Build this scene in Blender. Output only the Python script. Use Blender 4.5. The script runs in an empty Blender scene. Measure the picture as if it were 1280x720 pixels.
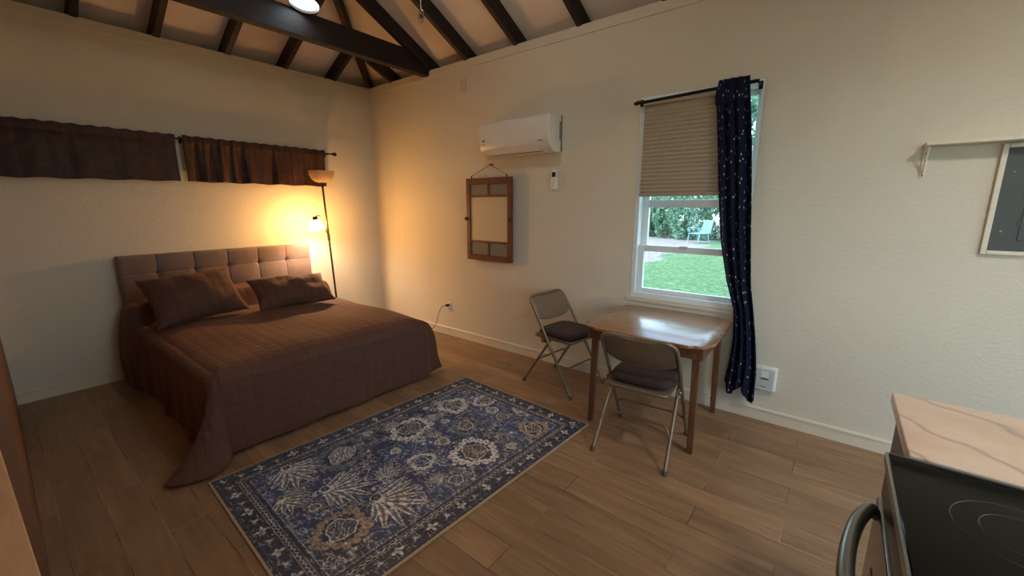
import bpy, bmesh, math, random
import numpy as np
from mathutils import Vector, Matrix, Quaternion
random.seed(7)
rng = np.random.default_rng(7)
scn = bpy.context.scene
COL = scn.collection
PI = math.pi
R = math.radians

# ------------------------------------------------------------------ camera numbers (solved from the photograph)
YAW, PITCH, ROLL, FPX = 2.237430911773494, 0.19786782769400907, -0.00027457154283106854, 513.4434687204326
CAM = Vector((4.888418328430093, -3.28, 1.53))
H = 2.9785          # top of the walls
WALL_C = -3.335     # inner face of the left wall
MID = WALL_C / 2

# ------------------------------------------------------------------ helpers
def lin(c):
    def f(v):
        v /= 255.0
        return v / 12.92 if v <= 0.04045 else ((v + 0.055) / 1.055) ** 2.4
    return (f(c[0]), f(c[1]), f(c[2]), 1.0)

def tag(o, label, cat, group=None, kind=None):
    o['label'] = label
    o['category'] = cat
    if group: o['group'] = group
    if kind: o['kind'] = kind
    return o

def empty(name, loc=(0, 0, 0), rz=0.0, label=None, cat=None, group=None):
    o = bpy.data.objects.new(name, None)
    COL.objects.link(o)
    o.empty_display_size = 0.1
    o.location = loc
    o.rotation_euler = (0, 0, rz)
    if label: tag(o, label, cat, group)
    return o

def finish(name, bm, mat, parent=None, smooth=None, recalc=True):
    if recalc: bmesh.ops.recalc_face_normals(bm, faces=bm.faces[:])
    me = bpy.data.meshes.new(name)
    bm.to_mesh(me); bm.free()
    me.materials.append(mat)
    o = bpy.data.objects.new(name, me)
    COL.objects.link(o)
    if parent is not None: o.parent = parent
    if smooth is not None:
        me.polygons.foreach_set('use_smooth', [True] * len(me.polygons))
        if smooth < 180:
            try: me.set_sharp_from_angle(angle=R(smooth))
            except Exception: pass
    return o

def struct(o):
    o['kind'] = 'structure'
    return o

def box(bm, lo, hi, bev=0.0, seg=2):
    t = bmesh.new()
    bmesh.ops.create_cube(t, size=1.0)
    c = [(lo[i] + hi[i]) / 2 for i in range(3)]
    s = [max(abs(hi[i] - lo[i]), 1e-5) for i in range(3)]
    for v in t.verts:
        v.co = Vector((c[0] + v.co.x * s[0], c[1] + v.co.y * s[1], c[2] + v.co.z * s[2]))
    if bev > 0:
        bmesh.ops.bevel(t, geom=t.edges[:], offset=min(bev, min(s) * 0.45), segments=seg, profile=0.5, affect='EDGES')
    merge(bm, t)

def merge(bm, t, M=None):
    me = bpy.data.meshes.new('tmp')
    t.to_mesh(me); t.free()
    if M is not None: me.transform(M)
    bm.from_mesh(me)
    bpy.data.meshes.remove(me)

def prism(bm, pts, depth, M=None, bev=0.0, seg=2):
    """polygon pts (x,y) extruded along +z by depth, then moved by M"""
    t = bmesh.new()
    vs = [t.verts.new((p[0], p[1], 0)) for p in pts]
    f = t.faces.new(vs)
    r = bmesh.ops.extrude_face_region(t, geom=[f])
    for g in r['geom']:
        if isinstance(g, bmesh.types.BMVert): g.co.z += depth
    bmesh.ops.recalc_face_normals(t, faces=t.faces[:])
    if bev > 0:
        ed = [e for e in t.edges if abs(e.verts[0].co.z - e.verts[1].co.z) < 1e-6]
        bmesh.ops.bevel(t, geom=ed, offset=bev, segments=seg, profile=0.5, affect='EDGES')
    merge(bm, t, M)

def catmull(pts, n=8):
    P = [Vector(p) for p in pts]
    out = []
    for i in range(len(P) - 1):
        p0 = P[i - 1] if i > 0 else P[i] * 2 - P[i + 1]
        p1, p2 = P[i], P[i + 1]
        p3 = P[i + 2] if i + 2 < len(P) else P[i + 1] * 2 - P[i]
        for k in range(n):
            t = k / n
            out.append(0.5 * ((2 * p1) + (p2 - p0) * t + (2 * p0 - 5 * p1 + 4 * p2 - p3) * t * t + (3 * p1 - p0 - 3 * p2 + p3) * t ** 3))
    out.append(P[-1])
    return out

def fillet(pts, rad, n=6):
    """round the inner corners of a polyline"""
    P = [Vector(p) for p in pts]
    out = [P[0]]
    for i in range(1, len(P) - 1):
        a = (P[i - 1] - P[i]); b = (P[i + 1] - P[i])
        d = min(rad, a.length * 0.48, b.length * 0.48)
        A = P[i] + a.normalized() * d; B = P[i] + b.normalized() * d
        for k in range(n + 1):
            t = k / n
            out.append(A * (1 - t) ** 2 + P[i] * 2 * t * (1 - t) + B * t * t)
    out.append(P[-1])
    return out

def tube(bm, pts, r, n=10, cap=True):
    P = [Vector(p) for p in pts]
    Q = [P[0]]
    for p in P[1:]:
        if (p - Q[-1]).length > 1e-5: Q.append(p)
    P = Q
    rs = r if isinstance(r, (list, tuple)) else [r] * len(P)
    tan = []
    for i in range(len(P)):
        a = P[max(i - 1, 0)]; b = P[min(i + 1, len(P) - 1)]
        tan.append((b - a).normalized())
    nrm = tan[0].orthogonal().normalized()
    rings = []
    for i in range(len(P)):
        if i > 0:
            q = tan[i - 1].rotation_difference(tan[i])
            nrm = (q @ nrm).normalized()
        bi = tan[i].cross(nrm)
        rings.append([bm.verts.new(P[i] + (nrm * math.cos(2 * PI * k / n) + bi * math.sin(2 * PI * k / n)) * rs[i]) for k in range(n)])
    for i in range(len(P) - 1):
        for k in range(n):
            bm.faces.new((rings[i][k], rings[i][(k + 1) % n], rings[i + 1][(k + 1) % n], rings[i + 1][k]))
    if cap:
        bm.faces.new(list(reversed(rings[0]))); bm.faces.new(rings[-1])

def lathe(bm, prof, n=32, M=None):
    """profile of (radius, z), revolved around z"""
    t = bmesh.new()
    rings = []
    for r, z in prof:
        if r < 1e-5: rings.append([t.verts.new((0, 0, z))])
        else: rings.append([t.verts.new((r * math.cos(2 * PI * k / n), r * math.sin(2 * PI * k / n), z)) for k in range(n)])
    for a, b in zip(rings[:-1], rings[1:]):
        for k in range(n):
            k2 = (k + 1) % n
            if len(a) == 1 and len(b) == 1: continue
            if len(a) == 1: t.faces.new((a[0], b[k], b[k2]))
            elif len(b) == 1: t.faces.new((a[k], a[k2], b[0]))
            else: t.faces.new((a[k], a[k2], b[k2], b[k]))
    merge(bm, t, M)

def ball(bm, c, r, sc=(1, 1, 1), u=14, v=10):
    t = bmesh.new()
    bmesh.ops.create_uvsphere(t, u_segments=u, v_segments=v, radius=1.0)
    merge(bm, t, Matrix.Translation(c) @ Matrix.Diagonal((r * sc[0], r * sc[1], r * sc[2], 1)))

def grid_obj(name, X, Y, Z, mat, parent=None, uv=None, smooth=True, col=None):
    """a mesh from 2-d arrays of coordinates"""
    nu, nv = X.shape
    co = np.stack([X, Y, Z], -1).reshape(-1, 3)
    idx = np.arange(nu * nv).reshape(nu, nv)
    q = np.stack([idx[:-1, :-1], idx[1:, :-1], idx[1:, 1:], idx[:-1, 1:]], -1).reshape(-1, 4)
    me = bpy.data.meshes.new(name)
    me.vertices.add(len(co)); me.vertices.foreach_set('co', co.astype(np.float32).ravel())
    me.loops.add(q.size); me.loops.foreach_set('vertex_index', q.astype(np.int32).ravel())
    me.polygons.add(len(q)); me.polygons.foreach_set('loop_start', np.arange(0, q.size, 4, dtype=np.int32))
    try: me.polygons.foreach_set('loop_total', np.full(len(q), 4, dtype=np.int32))
    except Exception: pass
    me.update(calc_edges=True)
    if uv is not None:
        U = np.stack(uv, -1).reshape(-1, 2)[q.ravel()]
        l = me.uv_layers.new(name='UVMap')
        l.data.foreach_set('uv', U.astype(np.float32).ravel())
    if col is not None:
        a = me.color_attributes.new('Col', 'FLOAT_COLOR', 'POINT')
        c4 = np.concatenate([col.reshape(-1, 3), np.ones((nu * nv, 1))], 1)
        a.data.foreach_set('color', c4.astype(np.float32).ravel())
    me.polygons.foreach_set('use_smooth', [smooth] * len(q))
    me.materials.append(mat)
    me.validate()
    o = bpy.data.objects.new(name, me)
    COL.objects.link(o)
    if parent is not None: o.parent = parent
    return o

def solidify(o, t, off=-1):
    m = o.modifiers.new('s', 'SOLIDIFY'); m.thickness = t; m.offset = off
    return o

def copy_tree(o, parent=None):
    c = o.copy(); COL.objects.link(c)
    if parent is not None: c.parent = parent
    for ch in list(o.children): copy_tree(ch, c)
    return c

# ------------------------------------------------------------------ materials
class NT:
    def __init__(self, name):
        self.m = bpy.data.materials.new(name); self.m.use_nodes = True
        self.t = self.m.node_tree; self.t.nodes.clear()
        self.out = self.n('ShaderNodeOutputMaterial')
    def n(self, typ, **kw):
        nd = self.t.nodes.new(typ)
        for k, v in kw.items():
            if hasattr(nd, k): setattr(nd, k, v)
            else: nd.inputs[k.replace('_', ' ')].default_value = v
        return nd
    def l(self, a, ao, b, bi):
        self.t.links.new(a.outputs[ao], b.inputs[bi])
    def bsdf(self, col=None, rough=0.5, metal=0.0, **kw):
        b = self.n('ShaderNodeBsdfPrincipled')
        if col is not None: b.inputs['Base Color'].default_value = col
        b.inputs['Roughness'].default_value = rough
        b.inputs['Metallic'].default_value = metal
        for k, v in kw.items(): b.inputs[k.replace('_', ' ')].default_value = v
        self.l(b, 0, self.out, 0)
        self.b = b
        return b
    def coords(self, kind='Object', scale=(1, 1, 1), loc=(0, 0, 0), rot=(0, 0, 0)):
        tc = self.n('ShaderNodeTexCoord'); mp = self.n('ShaderNodeMapping')
        mp.inputs['Scale'].default_value = scale; mp.inputs['Location'].default_value = loc; mp.inputs['Rotation'].default_value = rot
        self.l(tc, kind, mp, 0)
        return mp
    def noise(self, src, scale, detail=4, rough=0.5, dist=0.0):
        n = self.n('ShaderNodeTexNoise')
        n.inputs['Scale'].default_value = scale; n.inputs['Detail'].default_value = detail
        n.inputs['Roughness'].default_value = rough; n.inputs['Distortion'].default_value = dist
        if src: self.l(src, 0, n, 'Vector')
        return n
    def ramp(self, src, out, stops):
        r = self.n('ShaderNodeValToRGB')
        e = r.color_ramp.elements
        while len(e) < len(stops): e.new(0.5)
        for i, (p, c) in enumerate(stops):
            e[i].position = p; e[i].color = c if len(c) == 4 else (*c, 1)
        self.l(src, out, r, 0)
        return r
    def mix(self, a, ao, b, bo, fac, fo=None, mode='MIX'):
        m = self.n('ShaderNodeMix'); m.data_type = 'RGBA'; m.blend_type = mode
        if fo is None: m.inputs[0].default_value = fac
        else: self.l(fac, fo, m, 0)
        for s, o_, i in ((a, ao, 6), (b, bo, 7)):
            if o_ is None: m.inputs[i].default_value = s
            else: self.l(s, o_, m, i)
        return m
    def bump(self, src, out, strength=0.3, dist=0.01, target=None):
        bp = self.n('ShaderNodeBump'); bp.inputs['Strength'].default_value = strength; bp.inputs['Distance'].default_value = dist
        self.l(src, out, bp, 'Height'); self.l(bp, 0, target or self.b, 'Normal')
        return bp

def plain(name, rgb, rough=0.5, metal=0.0, var=0.06, vscale=8.0, bump=0.0, bscale=80.0, **kw):
    t = NT(name); c = lin(rgb)
    b = t.bsdf(c, rough, metal, **kw)
    mp = t.coords()
    n = t.noise(mp, vscale)
    d = tuple(max(0, v * (1 - var)) for v in c[:3]) + (1,)
    u = tuple(min(1, v * (1 + var)) for v in c[:3]) + (1,)
    r = t.ramp(n, 'Fac', [(0.3, d), (0.7, u)])
    t.l(r, 0, b, 'Base Color')
    if bump:
        n2 = t.noise(mp, bscale, 6, 0.6)
        t.bump(n2, 'Fac', bump, 0.004)
    return t.m

def wood(name, dark, light, scale=(2, 14, 14), rough=0.35, rot=(0, 0, 0), bump=0.08, coat=0.0):
    t = NT(name); b = t.bsdf(None, rough)
    b.inputs['Coat Weight'].default_value = coat
    b.inputs['Coat Roughness'].default_value = 0.2
    mp = t.coords(scale=scale, rot=rot)
    n = t.noise(mp, 1.6, 8, 0.6, 1.2)
    r = t.ramp(n, 'Fac', [(0.28, lin(dark)), (0.72, lin(light))])
    t.l(r, 0, b, 'Base Color')
    t.bump(n, 'Fac', bump, 0.003)
    return t.m

M = {}
def wall_mat(name, rgb):
    t = NT(name); b = t.bsdf(lin(rgb), 0.75)
    mp = t.coords()
    big = t.noise(mp, 1.3, 5, 0.6)
    c = lin(rgb); d = tuple(v * 0.955 for v in c[:3]) + (1,)
    r = t.ramp(big, 'Fac', [(0.35, d), (0.65, c)])
    t.l(r, 0, b, 'Base Color')
    f = t.noise(mp, 55, 5, 0.65)
    t.bump(f, 'Fac', 0.55, 0.008)
    return t.m
M['wall'] = wall_mat('cream_wall_paint', (216, 206, 185))
M['trimwhite'] = plain('cream_trim_paint', (220, 207, 184), 0.45, var=0.03)
M['brownwall'] = plain('brown_panelling', (122, 84, 58), 0.5, var=0.12, vscale=3, bump=0.1)
M['vinyl'] = plain('white_window_vinyl', (225, 232, 232), 0.35, var=0.02)
M['beam'] = wood('dark_stained_timber', (17, 8, 6), (44, 23, 17), (10, 2, 10), 0.6, bump=0.3)
def ceiling_mat():
    t = NT('pale_ceiling_board'); b = t.bsdf(None, 0.7)
    mp = t.coords()
    n = t.noise(mp, 3, 5)
    r = t.ramp(n, 'Fac', [(0.3, lin((226, 211, 196))), (0.7, lin((240, 226, 212)))])
    t.l(r, 0, b, 'Base Color')
    n2 = t.noise(t.coords(scale=(1, 40, 40)), 2, 4)
    t.bump(n2, 'Fac', 0.15, 0.004)
    return t.m
M['ceiling'] = ceiling_mat()
def floor_mat():
    t = NT('wood_look_floor_plank'); b = t.bsdf(None, 0.35)
    mp = t.coords(loc=(-3.885 + 0.965 * 8, 2.015 + 0.1575 * 40, 0))
    br = t.n('ShaderNodeTexBrick', offset=0.38, offset_frequency=2, squash=1.0)
    br.inputs['Scale'].default_value = 1.0
    br.inputs['Brick Width'].default_value = 0.965
    br.inputs['Row Height'].default_value = 0.1575
    br.inputs['Mortar Size'].default_value = 0.0022
    br.inputs['Mortar Smooth'].default_value = 0.3
    br.inputs['Bias'].default_value = 0.0
    br.inputs['Color1'].default_value = (0, 0, 0, 1); br.inputs['Color2'].default_value = (1, 1, 1, 1)
    br.inputs['Mortar'].default_value = (0.5, 0.5, 0.5, 1)
    t.l(mp, 0, br, 'Vector')
    # shift the grain per plank
    add = t.n('ShaderNodeVectorMath', operation='MULTIPLY_ADD')
    t.l(br, 'Color', add, 0); add.inputs[1].default_value = (13.1, 7.7, 3.3); t.l(mp, 0, add, 2)
    sc = t.n('ShaderNodeMapping'); sc.inputs['Scale'].default_value = (1.3, 13, 1); t.l(add, 0, sc, 0)
    n = t.noise(sc, 1.5, 7, 0.6, 0.8)
    n2 = t.noise(add, 2.2, 4, 0.6)
    g = t.ramp(n, 'Fac', [(0.25, lin((128, 99, 72))), (0.5, lin((152, 120, 90))), (0.78, lin((174, 141, 108)))])
    tint = t.ramp(br, 'Color', [(0.0, (0.80, 0.79, 0.78, 1)), (1.0, (1.08, 1.06, 1.03, 1))])
    m1 = t.mix(g, 0, tint, 0, 1.0, mode='MULTIPLY')
    bl = t.ramp(n2, 'Fac', [(0.35, (0.86, 0.86, 0.86, 1)), (0.65, (1.06, 1.05, 1.04, 1))])
    m2 = t.mix(m1, 2, bl, 0, 1.0, mode='MULTIPLY')
    # grout, partly dark and partly pale along its length
    gn = t.noise(mp, 2.5, 2)
    gc = t.ramp(gn, 'Fac', [(0.42, lin((84, 66, 50))), (0.6, lin((164, 142, 120)))])
    m3 = t.mix(m2, 2, gc, 0, br, 'Fac')
    t.l(m3, 2, b, 'Base Color')
    rr = t.ramp(n, 'Fac', [(0.2, (0.36, 0.36, 0.36, 1)), (0.8, (0.5, 0.5, 0.5, 1))])
    t.l(rr, 0, b, 'Roughness')
    inv = t.n('ShaderNodeMath', operation='MULTIPLY_ADD'); t.l(br, 'Fac', inv, 0); inv.inputs[1].default_value = -2.5
    t.l(n, 'Fac', inv, 2)
    t.bump(inv, 0, 0.25, 0.003)
    return t.m
M['floor'] = floor_mat()

def quilt_mat(name, rgb, su=0.07, sv=0.085):
    t = NT(name); b = t.bsdf(lin(rgb), 0.85)
    b.inputs['Sheen Weight'].default_value = 0.35
    b.inputs['Sheen Roughness'].default_value = 0.4
    b.inputs['Sheen Tint'].default_value = lin((190, 140, 110))
    mp = t.coords('UV')
    sep = t.n('ShaderNodeSeparateXYZ'); t.l(mp, 0, sep, 0)
    def groove(out, s):
        a = t.n('ShaderNodeMath', operation='PINGPONG'); t.l(sep, out, a, 0); a.inputs[1].default_value = s / 2
        d = t.n('ShaderNodeMath', operation='DIVIDE'); t.l(a, 0, d, 0); d.inputs[1].default_value = s / 2
        p = t.n('ShaderNodeMath', operation='POWER'); t.l(d, 0, p, 0); p.inputs[1].default_value = 0.35
        return p
    g1, g2 = groove('X', su), groove('Y', sv)
    mn = t.n('ShaderNodeMath', operation='MULTIPLY'); t.l(g1, 0, mn, 0); t.l(g2, 0, mn, 1)
    tc = t.coords()
    n = t.noise(tc, 140, 4, 0.7)
    n1 = t.noise(tc, 9, 4, 0.6)
    ad = t.n('ShaderNodeMath', operation='MULTIPLY_ADD'); t.l(n, 'Fac', ad, 0); ad.inputs[1].default_value = 0.35; t.l(mn, 0, ad, 2)
    ad2 = t.n('ShaderNodeMath', operation='MULTIPLY_ADD'); t.l(n1, 'Fac', ad2, 0); ad2.inputs[1].default_value = 0.9; t.l(ad, 0, ad2, 2)
    c = lin(rgb)
    r = t.ramp(n, 'Fac', [(0.3, tuple(v * 0.8 for v in c[:3]) + (1,)), (0.7, tuple(v * 1.2 for v in c[:3]) + (1,))])
    t.l(r, 0, b, 'Base Color')
    t.bump(ad2, 0, 0.6, 0.009)
    return t.m
M['quilt'] = quilt_mat('brown_quilted_fabric', (90, 58, 46))
M['sham'] = quilt_mat('brown_quilted_pillow_fabric', (86, 54, 41), 0.075, 0.09)

def fabric(name, rgb, rough=0.9, scale=300, var=0.15, sheen=0.2, bump=0.3):
    t = NT(name); b = t.bsdf(lin(rgb), rough)
    b.inputs['Sheen Weight'].default_value = sheen
    mp = t.coords()
    n = t.noise(mp, scale, 3, 0.6); n2 = t.noise(mp, 12, 4)
    c = lin(rgb)
    r = t.ramp(n, 'Fac', [(0.3, tuple(v * (1 - var) for v in c[:3]) + (1,)), (0.7, tuple(v * (1 + var) for v in c[:3]) + (1,))])
    r2 = t.ramp(n2, 'Fac', [(0.3, (0.9, 0.9, 0.9, 1)), (0.7, (1.05, 1.05, 1.05, 1))])
    m = t.mix(r, 0, r2, 0, 1.0, mode='MULTIPLY')
    t.l(m, 2, b, 'Base Color')
    t.bump(n, 'Fac', bump, 0.002)
    return t.m
M['headboard'] = fabric('taupe_woven_upholstery', (120, 100, 92))
M['cushion'] = fabric('dark_brown_seat_fabric', (60, 40, 34), bump=0.2, sheen=0.03)
M['mattress'] = fabric('white_mattress_fabric', (205, 200, 192))
def satin_mat():
    t = NT('brown_satin_valance'); b = t.bsdf(lin((58, 34, 22)), 0.5, 0.0, IOR=1.35)
    b.inputs['Sheen Weight'].default_value = 0.0
    mp = t.coords()
    n = t.noise(mp, 16, 5); n2 = t.noise(mp, 220, 3)
    r = t.ramp(n, 'Fac', [(0.3, lin((48, 28, 18))), (0.7, lin((70, 42, 27)))])
    t.l(r, 0, b, 'Base Color')
    a = t.n('ShaderNodeMath', operation='MULTIPLY_ADD'); t.l(n2, 'Fac', a, 0); a.inputs[1].default_value = 0.25; t.l(n, 'Fac', a, 2)
    t.bump(a, 0, 0.35, 0.012)
    return t.m
M['satin'] = satin_mat()
def curtain_mat():
    t = NT('navy_curtain_with_pale_stars'); b = t.bsdf(None, 0.85, 0.0, IOR=1.3)
    mp = t.coords('UV')
    v = t.n('ShaderNodeTexVoronoi'); v.feature = 'F1'; v.voronoi_dimensions = '2D'; v.inputs['Scale'].default_value = 12.5; t.l(mp, 0, v, 'Vector')
    r = t.ramp(v, 'Distance', [(0.0, lin((205, 205, 200))), (0.07, lin((150, 152, 158))), (0.11, lin((12, 17, 40)))])
    v2 = t.n('ShaderNodeTexVoronoi'); v2.voronoi_dimensions = '2D'; v2.inputs['Scale'].default_value = 22; t.l(mp, 0, v2, 'Vector')
    r2 = t.ramp(v2, 'Distance', [(0.0, (0.12, 0.13, 0.16, 1)), (0.07, (0.0, 0.0, 0.0, 1))])
    m = t.mix(r, 0, r2, 0, 1.0, mode='ADD')
    t.l(m, 2, b, 'Base Color')
    n = t.noise(t.coords(), 250, 3); t.bump(n, 'Fac', 0.15, 0.002)
    return t.m
M['curtain'] = curtain_mat()
M['blackmetal'] = plain('black_metal', (24, 22, 21), 0.4, 0.6, var=0.1)
M['lampmetal'] = plain('dark_bronze_lamp_metal', (52, 38, 30), 0.4, 0.7, var=0.1)
M['chairmetal'] = plain('beige_bronze_chair_enamel', (132, 112, 90), 0.3, 0.45, var=0.05, vscale=20)
M['chairback'] = plain('smooth_beige_metal_panel', (132, 112, 90), 0.24, 0.35, var=0.04)
M['rubber'] = plain('grey_rubber_foot', (86, 74, 64), 0.8)
M['tablewood'] = wood('walnut_table_top', (122, 78, 47), (168, 114, 72), (2.2, 16, 16), 0.22, bump=0.04, coat=0.6)
M['legwood'] = wood('reddish_table_leg_wood', (80, 50, 31), (124, 82, 54), (16, 16, 2), 0.35)
M['framewood'] = wood('old_red_brown_sash_wood', (74, 34, 18), (118, 60, 34), (14, 14, 14), 0.5, bump=0.2)
M['acwhite'] = plain('off_white_plastic', (222, 216, 206), 0.35, var=0.015)
M['plastic'] = plain('white_plastic', (226, 224, 216), 0.4, var=0.015)
M['greyplastic'] = plain('pale_grey_plastic', (196, 196, 192), 0.45, var=0.02)
M['darkplastic'] = plain('dark_plastic', (38, 34, 32), 0.4, var=0.05)
M['greypaint'] = plain('grey_enamel', (76, 78, 74), 0.6, var=0.04, bump=0.05)
M['string'] = plain('brown_hanging_cord', (92, 70, 50), 0.9)
M['cord'] = plain('brown_flex', (58, 42, 32), 0.5)
M['cabinet'] = wood('dark_red_brown_cabinet_wood', (58, 28, 26), (88, 46, 42), (10, 10, 2), 0.4)
M['console'] = wood('tan_side_cabinet_wood', (190, 146, 112), (214, 172, 136), (2, 12, 12), 0.45)
M['steel'] = plain('brushed_steel', (150, 146, 140), 0.28, 0.95, var=0.05, vscale=40)
M['darksteel'] = plain('dark_stove_enamel', (60, 54, 50), 0.35, 0.5, var=0.05)
M['whitebtn'] = fabric('dark_button_fabric', (58, 46, 42))

def glass_thin(name, tint=(0.96, 0.99, 0.98, 1), gl=0.07):
    t = NT(name)
    a = t.n('ShaderNodeBsdfTransparent'); a.inputs[0].default_value = tint
    g = t.n('ShaderNodeBsdfGlossy'); g.inputs['Roughness'].default_value = 0.02
    m = t.n('ShaderNodeMixShader'); m.inputs[0].default_value = gl
    t.l(a, 0, m, 1); t.l(g, 0, m, 2); t.l(m, 0, t.out, 0)
    return t.m
M['glass'] = glass_thin('clear_window_glass')
def translucent(name, rgb, trans=0.5, rough=0.5, clear=0.0, stripes=None):
    t = NT(name)
    b = t.n('ShaderNodeBsdfPrincipled'); b.inputs['Base Color'].default_value = lin(rgb); b.inputs['Roughness'].default_value = rough
    tr = t.n('ShaderNodeBsdfTranslucent'); tr.inputs[0].default_value = lin(rgb)
    m = t.n('ShaderNodeMixShader'); m.inputs[0].default_value = trans
    t.l(b, 0, m, 1); t.l(tr, 0, m, 2)
    n = t.noise(t.coords(), 14, 4)
    c = lin(rgb)
    r = t.ramp(n, 'Fac', [(0.3, tuple(v * 0.93 for v in c[:3]) + (1,)), (0.7, c)])
    t.l(r, 0, b, 'Base Color'); t.l(r, 0, tr, 0)
    last = m
    if clear > 0:
        tp = t.n('ShaderNodeBsdfTransparent'); tp.inputs[0].default_value = c
        m2 = t.n('ShaderNodeMixShader'); m2.inputs[0].default_value = clear
        t.l(m, 0, m2, 1); t.l(tp, 0, m2, 2); last = m2
    t.l(last, 0, t.out, 0)
    return t.m
M['bowl'] = translucent('amber_glass_bowl', (252, 220, 172), 0.5, 0.35)
M['shade'] = translucent('cream_glass_shade', (255, 240, 205), 0.5, 0.3, 0.7)
M['blind'] = translucent('beige_pleated_blind', (182, 165, 142), 0.2, 0.85)
def emit(name, rgb, s):
    t = NT(name); e = t.n('ShaderNodeEmission'); e.inputs[0].default_value = (*rgb, 1); e.inputs[1].default_value = s
    t.l(e, 0, t.out, 0)
    return t.m
M['bulb'] = emit('glowing_warm_bulb', (1.0, 0.67, 0.41), 1080.0)
M['led'] = emit('glowing_cool_led_disc', (0.72, 0.90, 1.0), 5.0)
M['fill_globe'] = emit('glowing_white_fill_globe', (1.0, 0.97, 0.93), 8.0)  # glow of the unseen globe added as room fill
M['kitchenfill'] = emit('glowing_kitchen_fill_panel', (1.0, 0.96, 0.90), 32.0)  # glow of the unseen pendant added over the kitchen side

def stained_mat():
    t = NT('streaked_grey_stained_glass'); b = t.bsdf(None, 0.3)
    mp = t.coords(scale=(9, 1, 2.2))
    n = t.noise(mp, 5, 6, 0.65, 2.5)
    r = t.ramp(n, 'Fac', [(0.3, lin((86, 76, 66))), (0.5, lin((134, 126, 112))), (0.62, lin((112, 118, 116))), (0.75, lin((172, 164, 148)))])
    t.l(r, 0, b, 'Base Color'); t.bump(n, 'Fac', 0.2, 0.003)
    return t.m
M['stained'] = stained_mat()
def reeded_mat():
    t = NT('beige_textured_pane'); b = t.bsdf(None, 0.45)
    w = t.n('ShaderNodeTexWave'); w.wave_type = 'BANDS'; w.bands_direction = 'Z'; w.inputs['Scale'].default_value = 22; w.inputs['Distortion'].default_value = 3; w.inputs['Detail'].default_value = 3
    t.l(t.coords(), 0, w, 'Vector')
    r = t.ramp(w, 'Fac', [(0.2, lin((188, 168, 134))), (0.8, lin((206, 188, 156)))])
    t.l(r, 0, b, 'Base Color'); t.bump(w, 'Fac', 0.15, 0.003)
    return t.m
M['reeded'] = reeded_mat()
def marble_mat():
    t = NT('cream_marble_with_grey_veins'); b = t.bsdf(None, 0.28)
    mp = t.coords(rot=(0, 0, R(35)))
    n0 = t.noise(mp, 2.0, 6, 0.6, 1.0)
    base = t.ramp(n0, 'Fac', [(0.3, lin((202, 172, 146))), (0.7, lin((224, 198, 172)))])
    # veins: thin bands where a distorted noise crosses a value
    wv = t.n('ShaderNodeTexWave'); wv.wave_type = 'BANDS'; wv.bands_direction = 'X'
    wv.inputs['Scale'].default_value = 1.5; wv.inputs['Distortion'].default_value = 6.5; wv.inputs['Detail'].default_value = 3.5; wv.inputs['Detail Scale'].default_value = 1.3; wv.inputs['Detail Roughness'].default_value = 0.55
    t.l(t.coords(rot=(0, 0, R(-38)), loc=(0.13, 0.31, 0)), 0, wv, 'Vector')
    v = t.ramp(wv, 'Fac', [(0.90, (0, 0, 0, 1)), (0.98, (0.35, 0.35, 0.35, 1)), (1.0, (1.1, 1.1, 1.1, 1))])
    n3 = t.noise(mp, 3.1, 3, 0.5)
    k = t.n('ShaderNodeMath', operation='MULTIPLY'); t.l(v, 0, k, 0); t.l(n3, 'Fac', k, 1)
    m = t.mix(base, 0, lin((128, 104, 92)), None, k, 0)
    t.l(m, 2, b, 'Base Color')
    return t.m
M['marble'] = marble_mat()
def cooktop_mat():
    t = NT('black_glass_cooktop'); b = t.bsdf(lin((9, 9, 9)), 0.08, 0.0, IOR=1.22)
    mp = t.coords()
    n = t.noise(mp, 7, 6, 0.7, 1.5)
    r = t.ramp(n, 'Fac', [(0.4, (0.05, 0.05, 0.05, 1)), (0.7, (0.16, 0.16, 0.16, 1))])
    t.l(r, 0, b, 'Roughness')
    return t.m
M['cooktop'] = cooktop_mat()
M['ring'] = plain('grey_burner_marking', (48, 48, 47), 0.35)
def lawn_mat():
    t = NT('sunlit_lawn_and_bare_earth'); b = t.bsdf(None, 0.95)
    mp = t.coords()
    n = t.noise(mp, 9, 9, 0.85); n2 = t.noise(mp, 0.5, 3, 0.5)
    g = t.ramp(n, 'Fac', [(0.32, lin((26, 58, 28))), (0.5, lin((70, 108, 60))), (0.66, lin((140, 166, 118)))])
    e = t.ramp(n, 'Fac', [(0.32, lin((60, 54, 52))), (0.5, lin((132, 122, 116))), (0.66, lin((186, 178, 174)))])
    # bare earth lies further out and to the left of the view through the window
    sep = t.n('ShaderNodeSeparateXYZ'); t.l(mp, 0, sep, 0)
    a = t.n('ShaderNodeMath', operation='MULTIPLY_ADD'); t.l(sep, 'X', a, 0); a.inputs[1].default_value = -0.38
    t.l(n2, 'Fac', a, 2)
    a2 = t.n('ShaderNodeMath', operation='MULTIPLY_ADD'); t.l(sep, 'Y', a2, 0); a2.inputs[1].default_value = -0.02; t.l(a, 0, a2, 2)
    f = t.ramp(a2, 0, [(0.02, (0, 0, 0, 1)), (0.12, (1, 1, 1, 1))])
    m = t.mix(g, 0, e, 0, f, 0)
    t.l(m, 2, b, 'Base Color')
    t.bump(n, 'Fac', 1.0, 0.05)
    return t.m
M['lawn'] = lawn_mat()
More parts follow.
